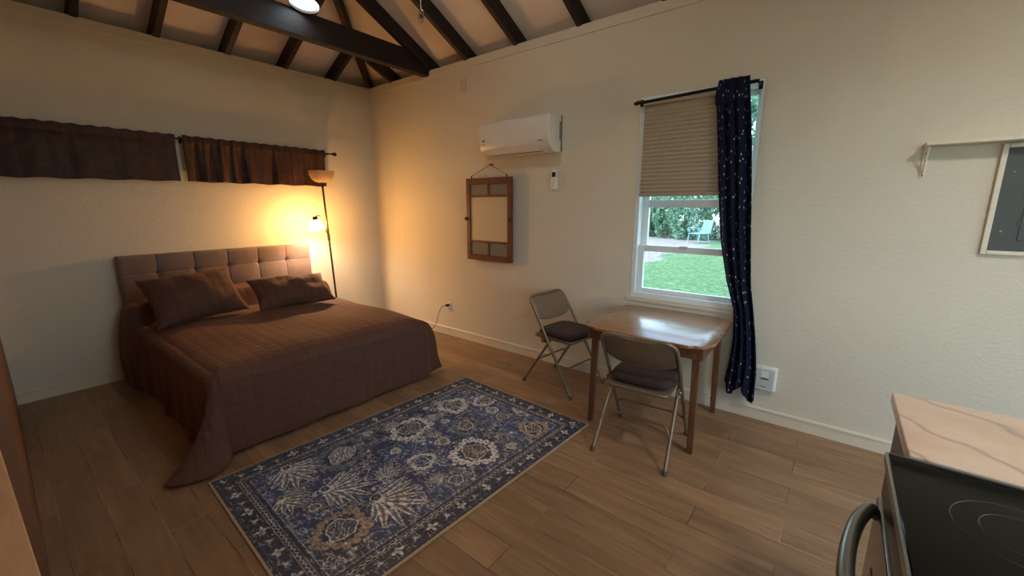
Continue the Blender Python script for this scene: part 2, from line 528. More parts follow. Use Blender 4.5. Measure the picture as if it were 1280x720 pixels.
def leaf_mat():
    t = NT('green_leaves')
    b = t.n('ShaderNodeBsdfPrincipled'); b.inputs['Roughness'].default_value = 0.45
    tr = t.n('ShaderNodeBsdfTranslucent')
    m = t.n('ShaderNodeMixShader'); m.inputs[0].default_value = 0.35
    n = t.noise(t.coords(), 5, 6, 0.8)
    r = t.ramp(n, 'Fac', [(0.3, lin((64, 104, 84))), (0.55, lin((126, 164, 134))), (0.75, lin((190, 214, 192)))])
    t.l(r, 0, b, 'Base Color'); t.l(r, 0, tr, 0)
    t.l(b, 0, m, 1); t.l(tr, 0, m, 2); t.l(m, 0, t.out, 0)
    return t.m
M['leaf'] = leaf_mat()
M['gardenmetal'] = plain('pale_blue_painted_metal', (130, 178, 196), 0.5)

# ------------------------------------------------------------------ room shell
XE = 7.2      # inner face of the kitchen-side wall
def S(name, boxes, mat):
    bm = bmesh.new()
    for lo, hi in boxes: box(bm, lo, hi)
    return struct(finish(name, bm, mat))

S('floor', [((-0.3, -4.0, -0.12), (XE + 0.3, 0.3, 0.0))], M['floor'])
# wall behind the headboard
S('wall_back', [((-0.28, WALL_C - 0.28, 0), (0, 0.28, H))], M['wall'])
# wall with the window
WX0, WX1, WZ0, WZ1 = 3.572, 4.405, 0.775, 2.345
S('wall_right', [((0, 0, 0), (WX0, 0.28, H)), ((WX1, 0, 0), (XE + 0.28, 0.28, H)),
                 ((WX0, 0, 0), (WX1, 0.28, WZ0)), ((WX0, 0, WZ1), (WX1, 0.28, H))], M['wall'])
# left wall: brown stretch beside the bed, then a niche, then plain wall with a window added behind the camera for daylight
NX0, NX1 = 2.52, 4.78
S('wall_left', [((0, WALL_C - 0.28, 0), (NX0, WALL_C, 2.3))], M['brownwall'])
KX0, KX1, KZ0, KZ1 = 5.2, 6.9, 0.95, 2.25
S('wall_left_upper', [((0, WALL_C - 0.28, 2.3), (NX0, WALL_C, H)), ((NX0, WALL_C - 0.28, 2.3), (NX1, WALL_C, H)),
                      ((NX0, -4.0, 0), (NX1, -3.85, 2.45)), ((NX0 - 0.15, -4.0, 0), (NX0, WALL_C - 0.28, 2.45)), ((NX1, -4.0, 0), (NX1 + 0.15, WALL_C - 0.28, 2.45)),
                      ((NX0, -3.85, 2.3), (NX1, WALL_C - 0.28, 2.45)),
                      ((NX1, WALL_C - 0.28, 0), (KX0, WALL_C, H)), ((KX1, WALL_C - 0.28, 0), (XE + 0.28, WALL_C, H)),
                      ((KX0, WALL_C - 0.28, 0), (KX1, WALL_C, KZ0)), ((KX0, WALL_C - 0.28, KZ1), (KX1, WALL_C, H))], M['wall'])
# kitchen-side wall with a glazed door opening added for daylight (outside the frame)
DY0, DY1, DZ1 = -2.75, -0.75, 2.2
S('wall_front', [((XE, WALL_C, 0), (XE + 0.28, DY0, H)), ((XE, DY1, 0), (XE + 0.28, 0.0, H)), ((XE, DY0, DZ1), (XE + 0.28, DY1, H)),
                 ((XE, DY0, 0), (XE + 0.28, DY1, 0.03))], M['wall'])

# hipped ceiling boards
SL, EV = 0.5, 0.14
def wz(y): return H + EV - SL * y
RZ = H + EV + SL * (-MID)
bm = bmesh.new()
o_ = 0.42
yC = WALL_C - o_
pts = {
 'a': (-o_, o_, wz(o_)), 'b': (8.0, o_, wz(o_)), 'r0': (-MID, MID, RZ), 'r1': (8.0, MID, RZ),
 'c': (-o_, yC, wz(o_)), 'd': (8.0, yC, wz(o_))}
V = {k: bm.verts.new(v) for k, v in pts.items()}
for f in (('a', 'b', 'r1', 'r0'), ('c', 'r0', 'r1', 'd'), ('a', 'r0', 'c')): bm.faces.new([V[k] for k in f])
V2 = [bm.verts.new(p) for p in ((8.0, o_, wz(o_) + 0.0), (8.0, MID, RZ), (8.0, yC, wz(o_)))]
r = bmesh.ops.extrude_face_region(bm, geom=bm.faces[:])
for g in r['geom']:
    if isinstance(g, bmesh.types.BMVert): g.co.z += 0.08
ceil = struct(finish('ceiling', bm, M['ceiling']))
bm = bmesh.new()
prism(bm, [(0.27, H), (0.27, wz(0.27) - 0.001), (MID, RZ - 0.001), (WALL_C - 0.27, wz(0.27) - 0.001), (WALL_C - 0.27, H)], 0.28, Matrix(((0, 0, 1, XE), (1, 0, 0, 0), (0, 1, 0, 0), (0, 0, 0, 1))))
struct(finish('wall_gable', bm, M['wall']))

# rafters (each a timber of its own)
RW, RH = 0.052, 0.135
def rafter(a, b):
    """a and b: points on the underside of the ceiling boards along the rafter's middle"""
    a, b = Vector(a), Vector(b)
    d = (b - a).normalized()
    side = d.cross(Vector((0, 0, 1))).normalized()
    up = side.cross(d).normalized()
    bm = bmesh.new()
    vs = []
    for p in (a, b):
        for s, u in ((-1, 0), (1, 0), (1, 1), (-1, 1)):
            vs.append(bm.verts.new(p + side * (s * RW / 2) - up * (0.002 + u * RH)))
    for f in ((0, 1, 2, 3), (7, 6, 5, 4), (0, 4, 5, 1), (1, 5, 6, 2), (2, 6, 7, 3), (3, 7, 4, 0)):
        bm.faces.new([vs[i] for i in f])
    bmesh.ops.recalc_face_normals(bm, faces=bm.faces[:])
    bmesh.ops.bevel(bm, geom=bm.edges[:], offset=0.004, segments=1, affect='EDGES')
    return struct(finish('ceiling_rafter', bm, M['beam']))
ee = 0.26
for x in (0.47, 1.155, 1.72, 2.36, 3.02, 3.72, 4.4, 5.1, 5.8, 6.5):
    yi = -x if x < -MID else MID
    rafter((x, ee, wz(ee)), (x, yi, wz(yi)))
    yo = 2 * MID
    rafter((x, yo - ee, wz(ee)), (x, yo - yi, wz(yi)))
for y in (-0.47, -1.02, -1.56, -2.1, -2.6):
    xi = -y if y > MID else y - 2 * MID
    rafter((-ee, y, wz(ee)), (xi, y, wz(-xi)))
rafter((-ee, ee, wz(ee)), (-MID, MID, RZ))
rafter((-ee, 2 * MID - ee, wz(ee)), (-MID, MID, RZ))
rafter((-MID, MID, RZ), (7.15, MID, RZ))
# tie beam across the room
bm = bmesh.new()
box(bm, (1.05, WALL_C - 0.1, H - 0.05), (1.145, 0.02, H + 0.155), 0.006)
struct(finish('ceiling_beam', bm, M['beam']))
# plastered band at the head of the walls
S('trim_1', [((0, WALL_C, H - 0.075), (0.012, 0, H)), ((0, -0.012, H - 0.075), (1.03, 0, H)), ((1.165, -0.012, H - 0.075), (XE, 0, H))], M['wall'])
# baseboards
def baseboard(name, a, b, nrm, h=0.095):
    a, b, nrm = Vector(a), Vector(b), Vector(nrm)
    prof = [(0, 0), (0.014, 0), (0.014, h - 0.022), (0.020, h - 0.018), (0.020, h - 0.006), (0.012, h), (0, h)]
    bm = bmesh.new()
    ra = [bm.verts.new(a + nrm * p + Vector((0, 0, z))) for p, z in prof]
    rb = [bm.verts.new(b + nrm * p + Vector((0, 0, z))) for p, z in prof]
    n = len(prof)
    for i in range(n): bm.faces.new((ra[i], ra[(i + 1) % n], rb[(i + 1) % n], rb[i]))
    bm.faces.new(ra); bm.faces.new(rb)
    return struct(finish(name, bm, M['trimwhite']))
baseboard('baseboard_back', (0, WALL_C, 0), (0, 0, 0), (1, 0, 0))
baseboard('baseboard_right', (0, 0, 0), (XE, 0, 0), (0, -1, 0))

# ------------------------------------------------------------------ window_1 with its frame, sash rails, panes
w1 = struct(empty('window_1', ((WX0 + WX1) / 2, 0.06, WZ0)))
def wpart(name, boxes, mat, bev=0.004):
    bm = bmesh.new()
    ox, oy, oz = w1.location
    for lo, hi in boxes:
        box(bm, (lo[0] - ox, lo[1] - oy, lo[2] - oz), (hi[0] - ox, hi[1] - oy, hi[2] - oz), bev)
    return finish(name, bm, mat, w1)
g = 0.001
wpart('window_frame', [((WX0 + g, 0.0, WZ0 + 0.001), (WX0 + 0.04, 0.12, WZ1 - g)), ((WX1 - 0.022, 0.0, WZ0 + 0.001), (WX1 - g, 0.12, WZ1 - g)),
                       ((WX0 + 0.04, 0.0, WZ1 - 0.045), (WX1 - 0.022, 0.12, WZ1 - g)), ((WX0 + 0.04, 0.0, WZ0 + 0.002), (WX1 - 0.022, 0.12, WZ0 + 0.05))], M['vinyl'])
wpart('lower_sash', [((WX0 + 0.041, 0.035, WZ0 + 0.051), (WX0 + 0.085, 0.075, 1.215)), ((WX1 - 0.045, 0.035, WZ0 + 0.051), (WX1 - 0.023, 0.075, 1.215)),
                     ((WX0 + 0.085, 0.035, WZ0 + 0.051), (WX1 - 0.045, 0.075, WZ0 + 0.085)), ((WX0 + 0.085, 0.035, 1.165), (WX1 - 0.045, 0.075, 1.215))], M['vinyl'])
wpart('upper_sash', [((WX0 + 0.041, 0.08, 1.175), (WX0 + 0.09, 0.115, WZ1 - 0.046)), ((WX1 - 0.045, 0.08, 1.175), (WX1 - 0.023, 0.115, WZ1 - 0.046)),
                     ((WX0 + 0.09, 0.08, 1.175), (WX1 - 0.045, 0.115, 1.20)), ((WX0 + 0.09, 0.08, 1.515), (WX1 - 0.045, 0.115, 1.575)),
                     ((WX0 + 0.09, 0.08, WZ1 - 0.085), (WX1 - 0.045, 0.115, WZ1 - 0.046))], M['vinyl'])
wpart('lower_pane', [((WX0 + 0.0855, 0.053, WZ0 + 0.0855), (WX1 - 0.0455, 0.057, 1.1645))], M['glass'], 0)
wpart('upper_pane', [((WX0 + 0.0905, 0.096, 1.2005), (WX1 - 0.0455, 0.10, WZ1 - 0.0855))], M['glass'], 0)
wpart('sash_latch', [((3.94, 0.020, 1.20), (4.0, 0.034, 1.222))], M['greyplastic'], 0.003)
# painted sill strip under the frame
S('trim_2', [((WX0 - 0.03, -0.014, WZ0 - 0.022), (WX1 + 0.03, 0.0, WZ0 - 0.001))], M['trimwhite'])
# unseen window and glazed door, both added to let daylight in
def glazing(name, lo, hi, axis, nbar):
    e = struct(empty(name, lo))
    bm = bmesh.new(); L = [hi[i] - lo[i] for i in range(3)]
    u = 1 - axis; t = 0.05
    def b2(u0, u1, z0, z1):
        p, q = [0, 0, z0], [0, 0, z1]
        p[u], q[u] = u0, u1; p[axis], q[axis] = 0.0, L[axis]
        box(bm, p, q, 0.003)
    b2(0, L[u], 0, t); b2(0, L[u], L[2] - t, L[2]); b2(0, t, t, L[2] - t); b2(L[u] - t, L[u], t, L[2] - t)
    for k in range(nbar):
        c = L[u] * (k + 1) / (nbar + 1); b2(c - t / 2, c + t / 2, t, L[2] - t)
    finish('window_frame', bm, M['vinyl'], e)
    bm = bmesh.new()
    for k in range(nbar + 1):
        p, q = [0, 0, t + .001], [0, 0, L[2] - t - .001]
        p[u] = L[u] * k / (nbar + 1) + t + .001; q[u] = L[u] * (k + 1) / (nbar + 1) - t - .001
        p[axis] = L[axis] * .45; q[axis] = L[axis] * .55
        box(bm, p, q)
    finish('pane', bm, M['glass'], e)
glazing('added_window', (KX0 + .001, WALL_C - 0.2, KZ0 + .001), (KX1 - .001, WALL_C - 0.14, KZ1 - .001), 1, 1)
glazing('added_door', (XE + 0.12, DY0 + .001, 0.031), (XE + 0.18, DY1 - .001, DZ1 - .001), 0, 1)

# ------------------------------------------------------------------ bed
bed = empty('bed', (0.02, -1.80, 0), 0, 'wide bed with a button-tufted taupe fabric headboard against the cream wall', 'bed')
bx, by = bed.location.x, bed.location.y
# tufted headboard: grid with dips at buttons and seam lines
HY0, HY1, HZ0, HZ1 = -2.635, -0.975, 0.25, 1.105
btn_y = [-2.64 + 0.278 * k for k in range(0, 7)]
btn_y = [-2.372 + 0.2785 * k for k in range(0, 5)]
btn_z = [0.938, 0.70]
ny, nz = 300, 130
yy = np.linspace(HY0, HY1, ny); zz = np.linspace(HZ0, HZ1, nz)
Yg, Zg = np.meshgrid(yy, zz, indexing='ij')
depth = np.full_like(Yg, 0.075)
dy = np.min(np.abs(Yg[..., None] - np.array(btn_y + [btn_y[-1] + 0.2785])), -1)
dz = np.min(np.abs(Zg[..., None] - np.array(btn_z)), -1)
depth -= 0.006 * np.exp(-(dy / 0.007) ** 2) + 0.005 * np.exp(-(dz / 0.007) ** 2)
depth += 0.010 * np.clip(1 - np.exp(-(dy / 0.06) ** 2), 0, 1) * np.clip(1 - np.exp(-(dz / 0.06) ** 2), 0, 1)
for a in btn_y[1:] if False else btn_y:
    for b in btn_z:
        depth -= 0.030 * np.exp(-(np.sqrt((Yg - a) ** 2 + (Zg - b) ** 2) / 0.022))
ed = np.minimum(np.minimum(Yg - HY0, HY1 - Yg), np.minimum(Zg - HZ0 + 0.05, HZ1 - Zg))
depth -= 0.022 * np.exp(-ed / 0.010)
hb = grid_obj('headboard', depth, Yg - by, Zg, M['headboard'], bed)
bm = bmesh.new(); box(bm, (0.0, HY0 + 0.002 - by, HZ0), (0.052, HY1 - 0.002 - by, HZ1 - 0.002), 0.01)
finish('headboard_panel', bm, M['headboard'], hb)
for a in btn_y:
    for b in btn_z[:1] if a > HY0 + 0.05 else ():
        bm = bmesh.new(); ball(bm, (0.046, a - by, b), 0.013, (0.6, 1, 1)); finish('button', bm, M['whitebtn'], hb, 180)
# base and mattress under the spread
MY0, MY1, MX1 = -2.545, -1.035, 2.03
bm = bmesh.new(); box(bm, (0.10, MY0 + 0.03 - by, 0.12), (MX1 - 0.03 - bx, MY1 - 0.03 - by, 0.30), 0.015); finish('bed_base', bm, M['mattress'], bed, 40)
bm = bmesh.new(); box(bm, (0.09, MY0 + 0.02 - by, 0.302), (MX1 - 0.02 - bx, MY1 - 0.02 - by, 0.53), 0.04, 4); finish('mattress', bm, M['mattress'], bed, 40)
for sx in (0.25, 1.85):
    for sy in (MY0 + 0.15, MY1 - 0.15):
        bm = bmesh.new(); box(bm, (sx - 0.03 - bx, sy - 0.03 - by, 0.0), (sx + 0.03 - bx, sy + 0.03 - by, 0.12), 0.004); finish('leg', bm, M['cabinet'], bed)

# bedspread ---------------------------------------------------------
TOPZ = 0.568
SX0, SX1 = 0.125, 2.065           # along the bed
SYL, SYR = -2.565, -1.005         # left and right edges of the top
DROPL, DROPF, DROPR = 0.54, 0.525, 0.54
def smooth(e0, e1, v):
    t_ = np.clip((v - e0) / (e1 - e0), 0, 1); return t_ * t_ * (3 - 2 * t_)
ns, nt_ = 210, 260
s_ = np.linspace(0, (SX1 - SX0) + DROPF, ns)
t_ = np.linspace(-DROPL, (SYR - SYL) + DROPR, nt_)
Sg, Tg = np.meshgrid(s_, t_, indexing='ij')
L_ = SX1 - SX0; W_ = SYR - SYL
a = np.maximum(0, Sg - L_)
bl_ = np.maximum(0, -Tg); br_ = np.maximum(0, Tg - W_)
b = np.maximum(bl_, br_)
sgn = np.where(bl_ > 0, -1.0, 1.0)
X0 = SX0 + np.minimum(Sg, L_); Y0 = SYL + np.clip(Tg, 0, W_)
# raised pillows under the spread at the head end
head = 1 - smooth(0.36, 0.47, X0 + 0.015 * np.sin(Y0 * 9))
gap = 1 - 0.0 * np.exp(-((Y0 - (SYL + SYR) / 2) / 0.05) ** 2)
topz = TOPZ + 0.20 * head * gap * (0.92 + 0.08 * np.cos((Y0 - SYL) / W_ * 4 * PI + PI))
topz += 0.006 * np.sin(X0 * 7 + Y0 * 3) + 0.005 * np.sin(Y0 * 11 - X0 * 4)
# soft crown so that the top sinks towards its edges
edge = np.minimum(np.minimum(Y0 - SYL, SYR - Y0), SX1 - X0)
topz -= 0.045 * np.exp(-edge / 0.07)
rr = np.sqrt(a ** 2 + b ** 2)
phi = np.arctan2(a, np.maximum(b, 1e-9))           # 0: side, pi/2: foot
phi = np.where(rr < 1e-9, 0, phi)
nx_ = np.where(b <= 0, 1.0, np.where(a <= 0, 0.0, np.sin(phi)))
ny_ = np.where(b <= 0, 0.0, np.where(a <= 0, 1.0, np.cos(phi))) * sgn
corner = ((a > 0) & (b > 0)).astype(float)
rad = 0.05
arc = rad * PI / 2
out = np.where(rr < arc, rad * np.sin(np.clip(rr, 0, arc) / rad), rad + np.where(sgn > 0, 0.015, 0.05) * (rr - arc))
down = np.where(rr < arc, rad * (1 - np.cos(np.clip(rr, 0, arc) / rad)), rad + (rr - arc) * 0.998)
down = down * np.where(b > 0, np.maximum(1, (topz - 0.018) / 0.505), 1)
# fold waves growing downwards
hang = smooth(0.05, 0.5, rr)
wav_side = (0.014 * np.sin(X0 * 11 + 1.1) + 0.010 * np.sin(X0 * 23 + 0.4)) * np.where(sgn > 0, 0.5, 1.0)
wav_foot = 0.008 * np.sin(Y0 * 6 + 0.5) + 0.004 * np.sin(Y0 * 17)
wav = np.where(b <= 0, wav_foot, np.where(a <= 0, wav_side, 0))
ph2 = phi / (PI / 2)
cf = 0.05 * np.sin(ph2 * PI) - 0.10 * np.exp(-((ph2 - 0.80) / 0.10) ** 2) * (sgn < 0) + 0.03 * np.sin(ph2 * PI * 3) * np.sin(ph2 * PI)
out = out + hang * wav
# right hand side bulges a little less, left side hangs closer near the head
floorz = 0.018
z = topz - down
# corners: the cloth fans out like a cone down to the floor
rhem = np.minimum(np.where(sgn < 0, DROPL, DROPR) / np.maximum(np.cos(phi), 1e-6), DROPF / np.maximum(np.sin(phi), 1e-6))
qc = np.clip(rr / rhem, 0, 1)
cone_down = (topz - floorz) * (1 - (1 - qc) ** 1.0) * np.clip(0.25 + 0.75 * np.clip(qc / 0.12, 0, 1), 0, 1)
cone_out = 0.045 * np.sin(np.clip(qc / 0.15, 0, 1) * PI / 2) + 0.03 * qc
cw_ = corner * np.clip(np.minimum(ph2, 1 - ph2) / 0.12, 0, 1)
out = out * (1 - cw_) + cw_ * cone_out
z = z * (1 - cw_) + cw_ * (topz - cone_down)
under = np.maximum(0, floorz - z)
z = np.maximum(z, floorz)
out = out + under * 0.92
X = X0 + nx_ * out; Y = Y0 + ny_ * out
# the left foot corner trails further out on the floor, the right one slightly
wl = cw_ * (sgn < 0) * (0.25 * qc + 0.75 * qc ** 3.2)
X = X + wl * (0.03 * np.sin(ph2 * PI) - 0.030 * np.exp(-((ph2 - 0.84) / 0.09) ** 2) + 0.10 * np.exp(-((ph2 - 0.62) / 0.16) ** 2))
Y = Y - wl * (0.265 * np.exp(-((ph2 - 0.42) / 0.21) ** 2) - 0.02 * np.exp(-((ph2 - 0.85) / 0.10) ** 2))
wr = cw_ * (sgn > 0) * (0.62 * np.sin(np.clip(qc / 0.45, 0, 1) * PI / 2) + 0.38 * qc ** 5)
X = X - wr * 0.06 * np.sin(ph2 * PI)
Y = Y + wr * 0.17 * np.exp(-((ph2 - 0.40) / 0.22) ** 2)
# the tucked pillows push the left hang outwards at the head end
hb_ = (1 - smooth(0.30, 0.62, X0)) * (b > 0) * (sgn < 0) * (a <= 0)
Y = Y - hb_ * 0.085 * np.sin(np.clip(rr / 0.54, 0, 1) * PI * 0.62 + 0.30)
spread = grid_obj('bedspread', X, Y, z, M['quilt'], None, uv=(Sg, Tg))
solidify(spread, 0.010, 1)
tag(spread, 'brown quilted bedspread over the bed, one corner trailing on the floor', 'bedspread')

# pillows -----------------------------------------------------------
def pillow(name, w, h, th, label, M4):
    n = 44
    u = np.linspace(-1, 1, n); U, V_ = np.meshgrid(u, u, indexing='ij')
    prof = (np.clip(1 - np.abs(U) ** 2.5, 0, 1) ** 0.6) * (np.clip(1 - np.abs(V_) ** 2.3, 0, 1) ** 0.6)
    pinch = 1 - 0.08 * (1 - np.abs(V_) ** 2) * np.abs(U) ** 3
    pinch2 = 1 - 0.11 * (1 - np.abs(U) ** 2) * np.abs(V_) ** 3
    Xp = U * w / 2 * pinch; Yp = V_ * h / 2 * pinch2
    wr = 0.006 * np.sin(U * 9 + V_ * 3) * prof + 0.008 * np.sin(V_ * 6 - U * 4 + 1) * prof
    top = prof * th / 2 + wr + 0.004
    bot = -prof * th / 2 + wr * 0.3 - 0.004
    m = np.array(M4)
    def tr(Z):
        P = np.stack([Xp, Yp, Z, np.ones_like(Xp)], -1) @ m.T
        return P[..., :3]
    A, B = tr(top), tr(bot)
    # join top and bottom into one closed grid: stack them through the shared rim
    P = np.concatenate([A, B[::-1]], 0)
    uvx = np.concatenate([U * w / 2, U[::-1] * w / 2], 0); uvy = np.concatenate([V_ * h / 2, V_ * h / 2], 0)
    o = grid_obj(name, P[..., 0], P[..., 1], P[..., 2], M['sham'], None, uv=(uvx + 2, uvy + 2))
    bm = bmesh.new(); bm.from_mesh(o.data)
    bmesh.ops.remove_doubles(bm, verts=bm.verts[:], dist=0.0005)
    be = [e for e in bm.edges if e.is_boundary]
    if be: 
        try: bmesh.ops.bridge_loops(bm, edges=be)
        except Exception: pass
    bmesh.ops.recalc_face_normals(bm, faces=bm.faces[:])
    bm.to_mesh(o.data); bm.free()
    tag(o, label, 'pillow', 'brown pillows on the bed')
    return o
def lean(c, yaw, tilt, roll):
    """local x -> along the bed's width, local y -> up the leaning pillow, local z -> its front"""
    base = Matrix(((0, 0, 1, 0), (1, 0, 0, 0), (0, 1, 0, 0), (0, 0, 0, 1)))
    return Matrix.Translation(c) @ Matrix.Rotation(yaw, 4, 'Z') @ Matrix.Rotation(-tilt, 4, 'Y') @ base @ Matrix.Rotation(roll, 4, 'Z')
pillow('pillow', 0.67, 0.475, 0.25, 'larger brown pillow at the left side of the bed, propped with one corner up', lean((0.635, -2.255, 0.775), R(2), R(40), R(4)))
pillow('pillow', 0.68, 0.385, 0.21, 'smaller brown pillow nearest the floor lamp, lying further from the headboard', lean((0.865, -1.555, 0.738), R(-3), R(54), R(-1)))

# ------------------------------------------------------------------ floor lamp
lamp = empty('floor_lamp', (0.30, -0.808, 0), 0, 'slim dark floor lamp with amber bowl and lit reading light beside the bed', 'lamp')
bm = bmesh.new(); lathe(bm, [(0, 0), (0.098, 0), (0.102, 0.008), (0.098, 0.018), (0.05, 0.03), (0.02, 0.045), (0, 0.05)], 36); finish('base', bm, M['lampmetal'], lamp, 40)
TOP = Vector((-0.0, -0.067, 1.745))
bm = bmesh.new(); tube(bm, [(0, 0, 0.04), TOP], 0.0105, 12); finish('pole', bm, M['lampmetal'], lamp, 60)
bm = bmesh.new(); lathe(bm, [(0.011, 0), (0.014, 0.02), (0.03, 0.05), (0.036, 0.062), (0, 0.066)], 24, Matrix.Translation(TOP + Vector((0, 0, -0.02)))); finish('socket_cup', bm, M['lampmetal'], lamp, 40)
bm = bmesh.new()
pr = [(0.03, 0.0), (0.075, 0.012), (0.108, 0.042), (0.128, 0.085), (0.134, 0.125)]
lathe(bm, pr + [(r_ - 0.005, z_ + 0.002) for r_, z_ in reversed(pr)] + [pr[0]], 40, Matrix.Translation(TOP + Vector((0, 0, 0.035)))); finish('lamp_shade', bm, M['bowl'], lamp, 50)['label'] = 'upturned amber glass bowl shade'
# reading arm
J = Vector((-0.0, -0.046, 1.19))
SH = Vector((0.05, -0.208, 1.384))
bm = bmesh.new(); tube(bm, catmull([J, J + Vector((0.015, -0.03, 0.06)), J + Vector((0.03, -0.06, 0.13)), SH + Vector((-0.01, 0.06, 0.035)), SH + Vector((0, 0.0, 0.025))], 8), 0.006, 10); finish('reading_arm', bm, M['lampmetal'], lamp, 60)
bm = bmesh.new(); tube(bm, [J + Vector((0, 0.002, -0.05)), J + Vector((0, -0.0, 0.02))], 0.015, 14); finish('arm_joint', bm, M['lampmetal'], lamp, 50)
tilt = Matrix.Translation(SH) @ Matrix.Rotation(R(6), 4, 'X')
bm = bmesh.new()
pr = [(0.028, -0.005), (0.044, -0.025), (0.064, -0.055), (0.080, -0.085), (0.086, -0.105), (0.082, -0.116)]
lathe(bm, pr + [(r_ - 0.004, z_ + 0.001) for r_, z_ in reversed(pr)] + [pr[0]], 36, tilt); rs = finish('reading_shade', bm, M['shade'], lamp, 50); rs['label'] = 'small bell-shaped cream glass shade, glowing'
bm = bmesh.new(); lathe(bm, [(0, 0.03), (0.02, 0.03), (0.026, 0.02), (0.028, -0.008), (0.02, -0.03), (0, -0.03)], 20, tilt); finish('reading_socket', bm, M['lampmetal'], lamp, 40)
bm = bmesh.new(); ball(bm, tilt @ Vector((0, 0, -0.058)), 0.026, (1, 1, 1.2)); finish('bulb', bm, M['bulb'], rs, 180)

# ------------------------------------------------------------------ valances and their rod on the back wall
rod = empty('curtain_rod', (0.075, -1.9, 2.128), 0, 'dark curtain rod with ball finials over the bed', 'curtain rod')
ZR = 2.128
bm = bmesh.new(); tube(bm, [(0, -1.42, 0), (0, 1.29, 0)], 0.008, 12); finish('pole', bm, M['blackmetal'], rod, 60)
for sy, yo in ((1, 1.29), (-1, -1.42)):
    bm = bmesh.new(); lathe(bm, [(0, -0.005), (0.012, 0), (0.010, 0.012), (0.017, 0.02), (0.023, 0.034), (0.019, 0.05), (0.008, 0.058), (0, 0.06)], 20, Matrix.Translation((0, yo, 0)) @ Matrix.Rotation(-sy * PI / 2, 4, 'X')); finish('finial', bm, M['blackmetal'], rod, 60)
for yo in (-1.28, -0.14, 1.235):
    bm = bmesh.new(); box(bm, (-0.074, yo - 0.012, -0.03), (-0.068, yo + 0.012, 0.03), 0.002); box(bm, (-0.068, yo - 0.005, -0.014), (0.004, yo + 0.005, -0.0085), 0.001); finish('bracket', bm, M['blackmetal'], rod)
def valance(y0, y1, z0l, z0r, label, seed, amp):
    r_ = np.random.default_rng(seed)
    nu, nv = int((y1 - y0) * 180), 60
    u = np.linspace(0, 1, nu); v = np.linspace(0, 1, nv)
    U, V_ = np.meshgrid(u, v, indexing='ij')
    ys = y0 + U * (y1 - y0)
    ph = np.cumsum(r_.uniform(0.4, 1.6, nu)); ph = ph / ph[-1] * (y1 - y0) * 48
    wave = np.sin(ph)[:, None] * (0.004 + 0.006 * np.clip(V_ - 0.15, 0, 1)) * amp + np.sin(ph[:, None] * 0.43 + 1.3 + 1.2 * V_) * 0.012 * V_ * (0.35 + 0.65 * amp)
    wave += 0.003 * np.sin(ph * 2.3)[:, None] * (1 - V_) * amp
    ztop = ZR + 0.032 + 0.004 * np.sin(ph * 1.3)
    zbot = z0l + (z0r - z0l) * u + 0.004 * np.sin(ph * 0.5)
    Zc = ztop[:, None] * (1 - V_) + zbot[:, None] * V_
    pocket = np.exp(-((Zc - ZR) / 0.012) ** 2)
    front = 0.075 + 0.0135 + 0.010 * V_ + wave - 0.004 * np.exp(-((Zc - ZR - 0.018) / 0.006) ** 2) - 0.003 * np.exp(-((Zc - ZR + 0.018) / 0.006) ** 2)
    front = np.maximum(front, 0.086 + 0.0 * U)
    front = np.where((Zc < ZR - 0.03), 0.062 + wave + 0.012 * V_ + 0.0265 * np.exp(-(ZR - 0.03 - Zc) / 0.05), front)
    yskew = ys + 0.010 * np.sin(V_ * 3) * np.sin(ph)[:, None] * 0.4
    # slanting ends as in the photograph
    o = grid_obj('valance', front, yskew, Zc, M['satin'], None, uv=(ys, Zc))
    solidify(o, 0.0025, 1)
    tag(o, label, 'valance', 'brown valances over the bed')
    return o
valance(-3.26, -2.095, 1.738, 1.752, 'longer brown satin valance at the left end of the rod, almost flat', 3, 0.25)
valance(-2.045, -0.705, 1.752, 1.752, 'gathered brown satin valance on the rod half nearest the floor lamp', 5, 1.7)

# ------------------------------------------------------------------ wall unit (air conditioner)
ac = empty('air_conditioner', (2.47, 0, 2.0), 0, 'white wall-mounted air conditioner above the hanging wooden frame', 'air conditioner')
AX = 0.40
prof = [(0.0, 0.0), (-0.10, -0.012), (-0.150, 0.006), (-0.190, 0.055), (-0.203, 0.10), (-0.205, 0.262), (-0.196, 0.288), (-0.17, 0.302), (0.0, 0.306)]
Mx = Matrix(((0, 0, 1, -AX), (1, 0, 0, 0), (0, 1, 0, 0), (0, 0, 0, 1)))
bm = bmesh.new(); prism(bm, [(p[0] - 0.008, p[1]) for p in prof], 2 * AX - 0.0, Mx, 0.010, 3); finish('body', bm, M['acwhite'], ac, 32)
bm = bmesh.new(); box(bm, (-AX + 0.004, -0.0065, 0.002), (AX + 0.0012, -0.0005, 0.306), 0.002); finish('back_plate', bm, M['darkplastic'], ac)
bm = bmesh.new()
pf = [(-0.1525, 0.004), (-0.1935, 0.052), (-0.1965, 0.050), (-0.1555, 0.000)]
prism(bm, pf, 0.60, Matrix(((0, 0, 1, -0.30), (1, 0, 0, -0.009), (0, 1, 0, 0), (0, 0, 0, 1)))); finish('louver', bm, M['acwhite'], ac)
bm = bmesh.new(); box(bm, (-0.315, -0.158, -0.0035), (0.305, -0.150, 0.001), 0.001); finish('air_slot', bm, M['darkplastic'], ac)
bm = bmesh.new(); 
for k in range(9): box(bm, (AX - 0.0005, -0.042, 0.10 + 0.017 * k), (AX + 0.0025, -0.022, 0.111 + 0.017 * k), 0.0008)
finish('side_grille', bm, M['darkplastic'], ac)
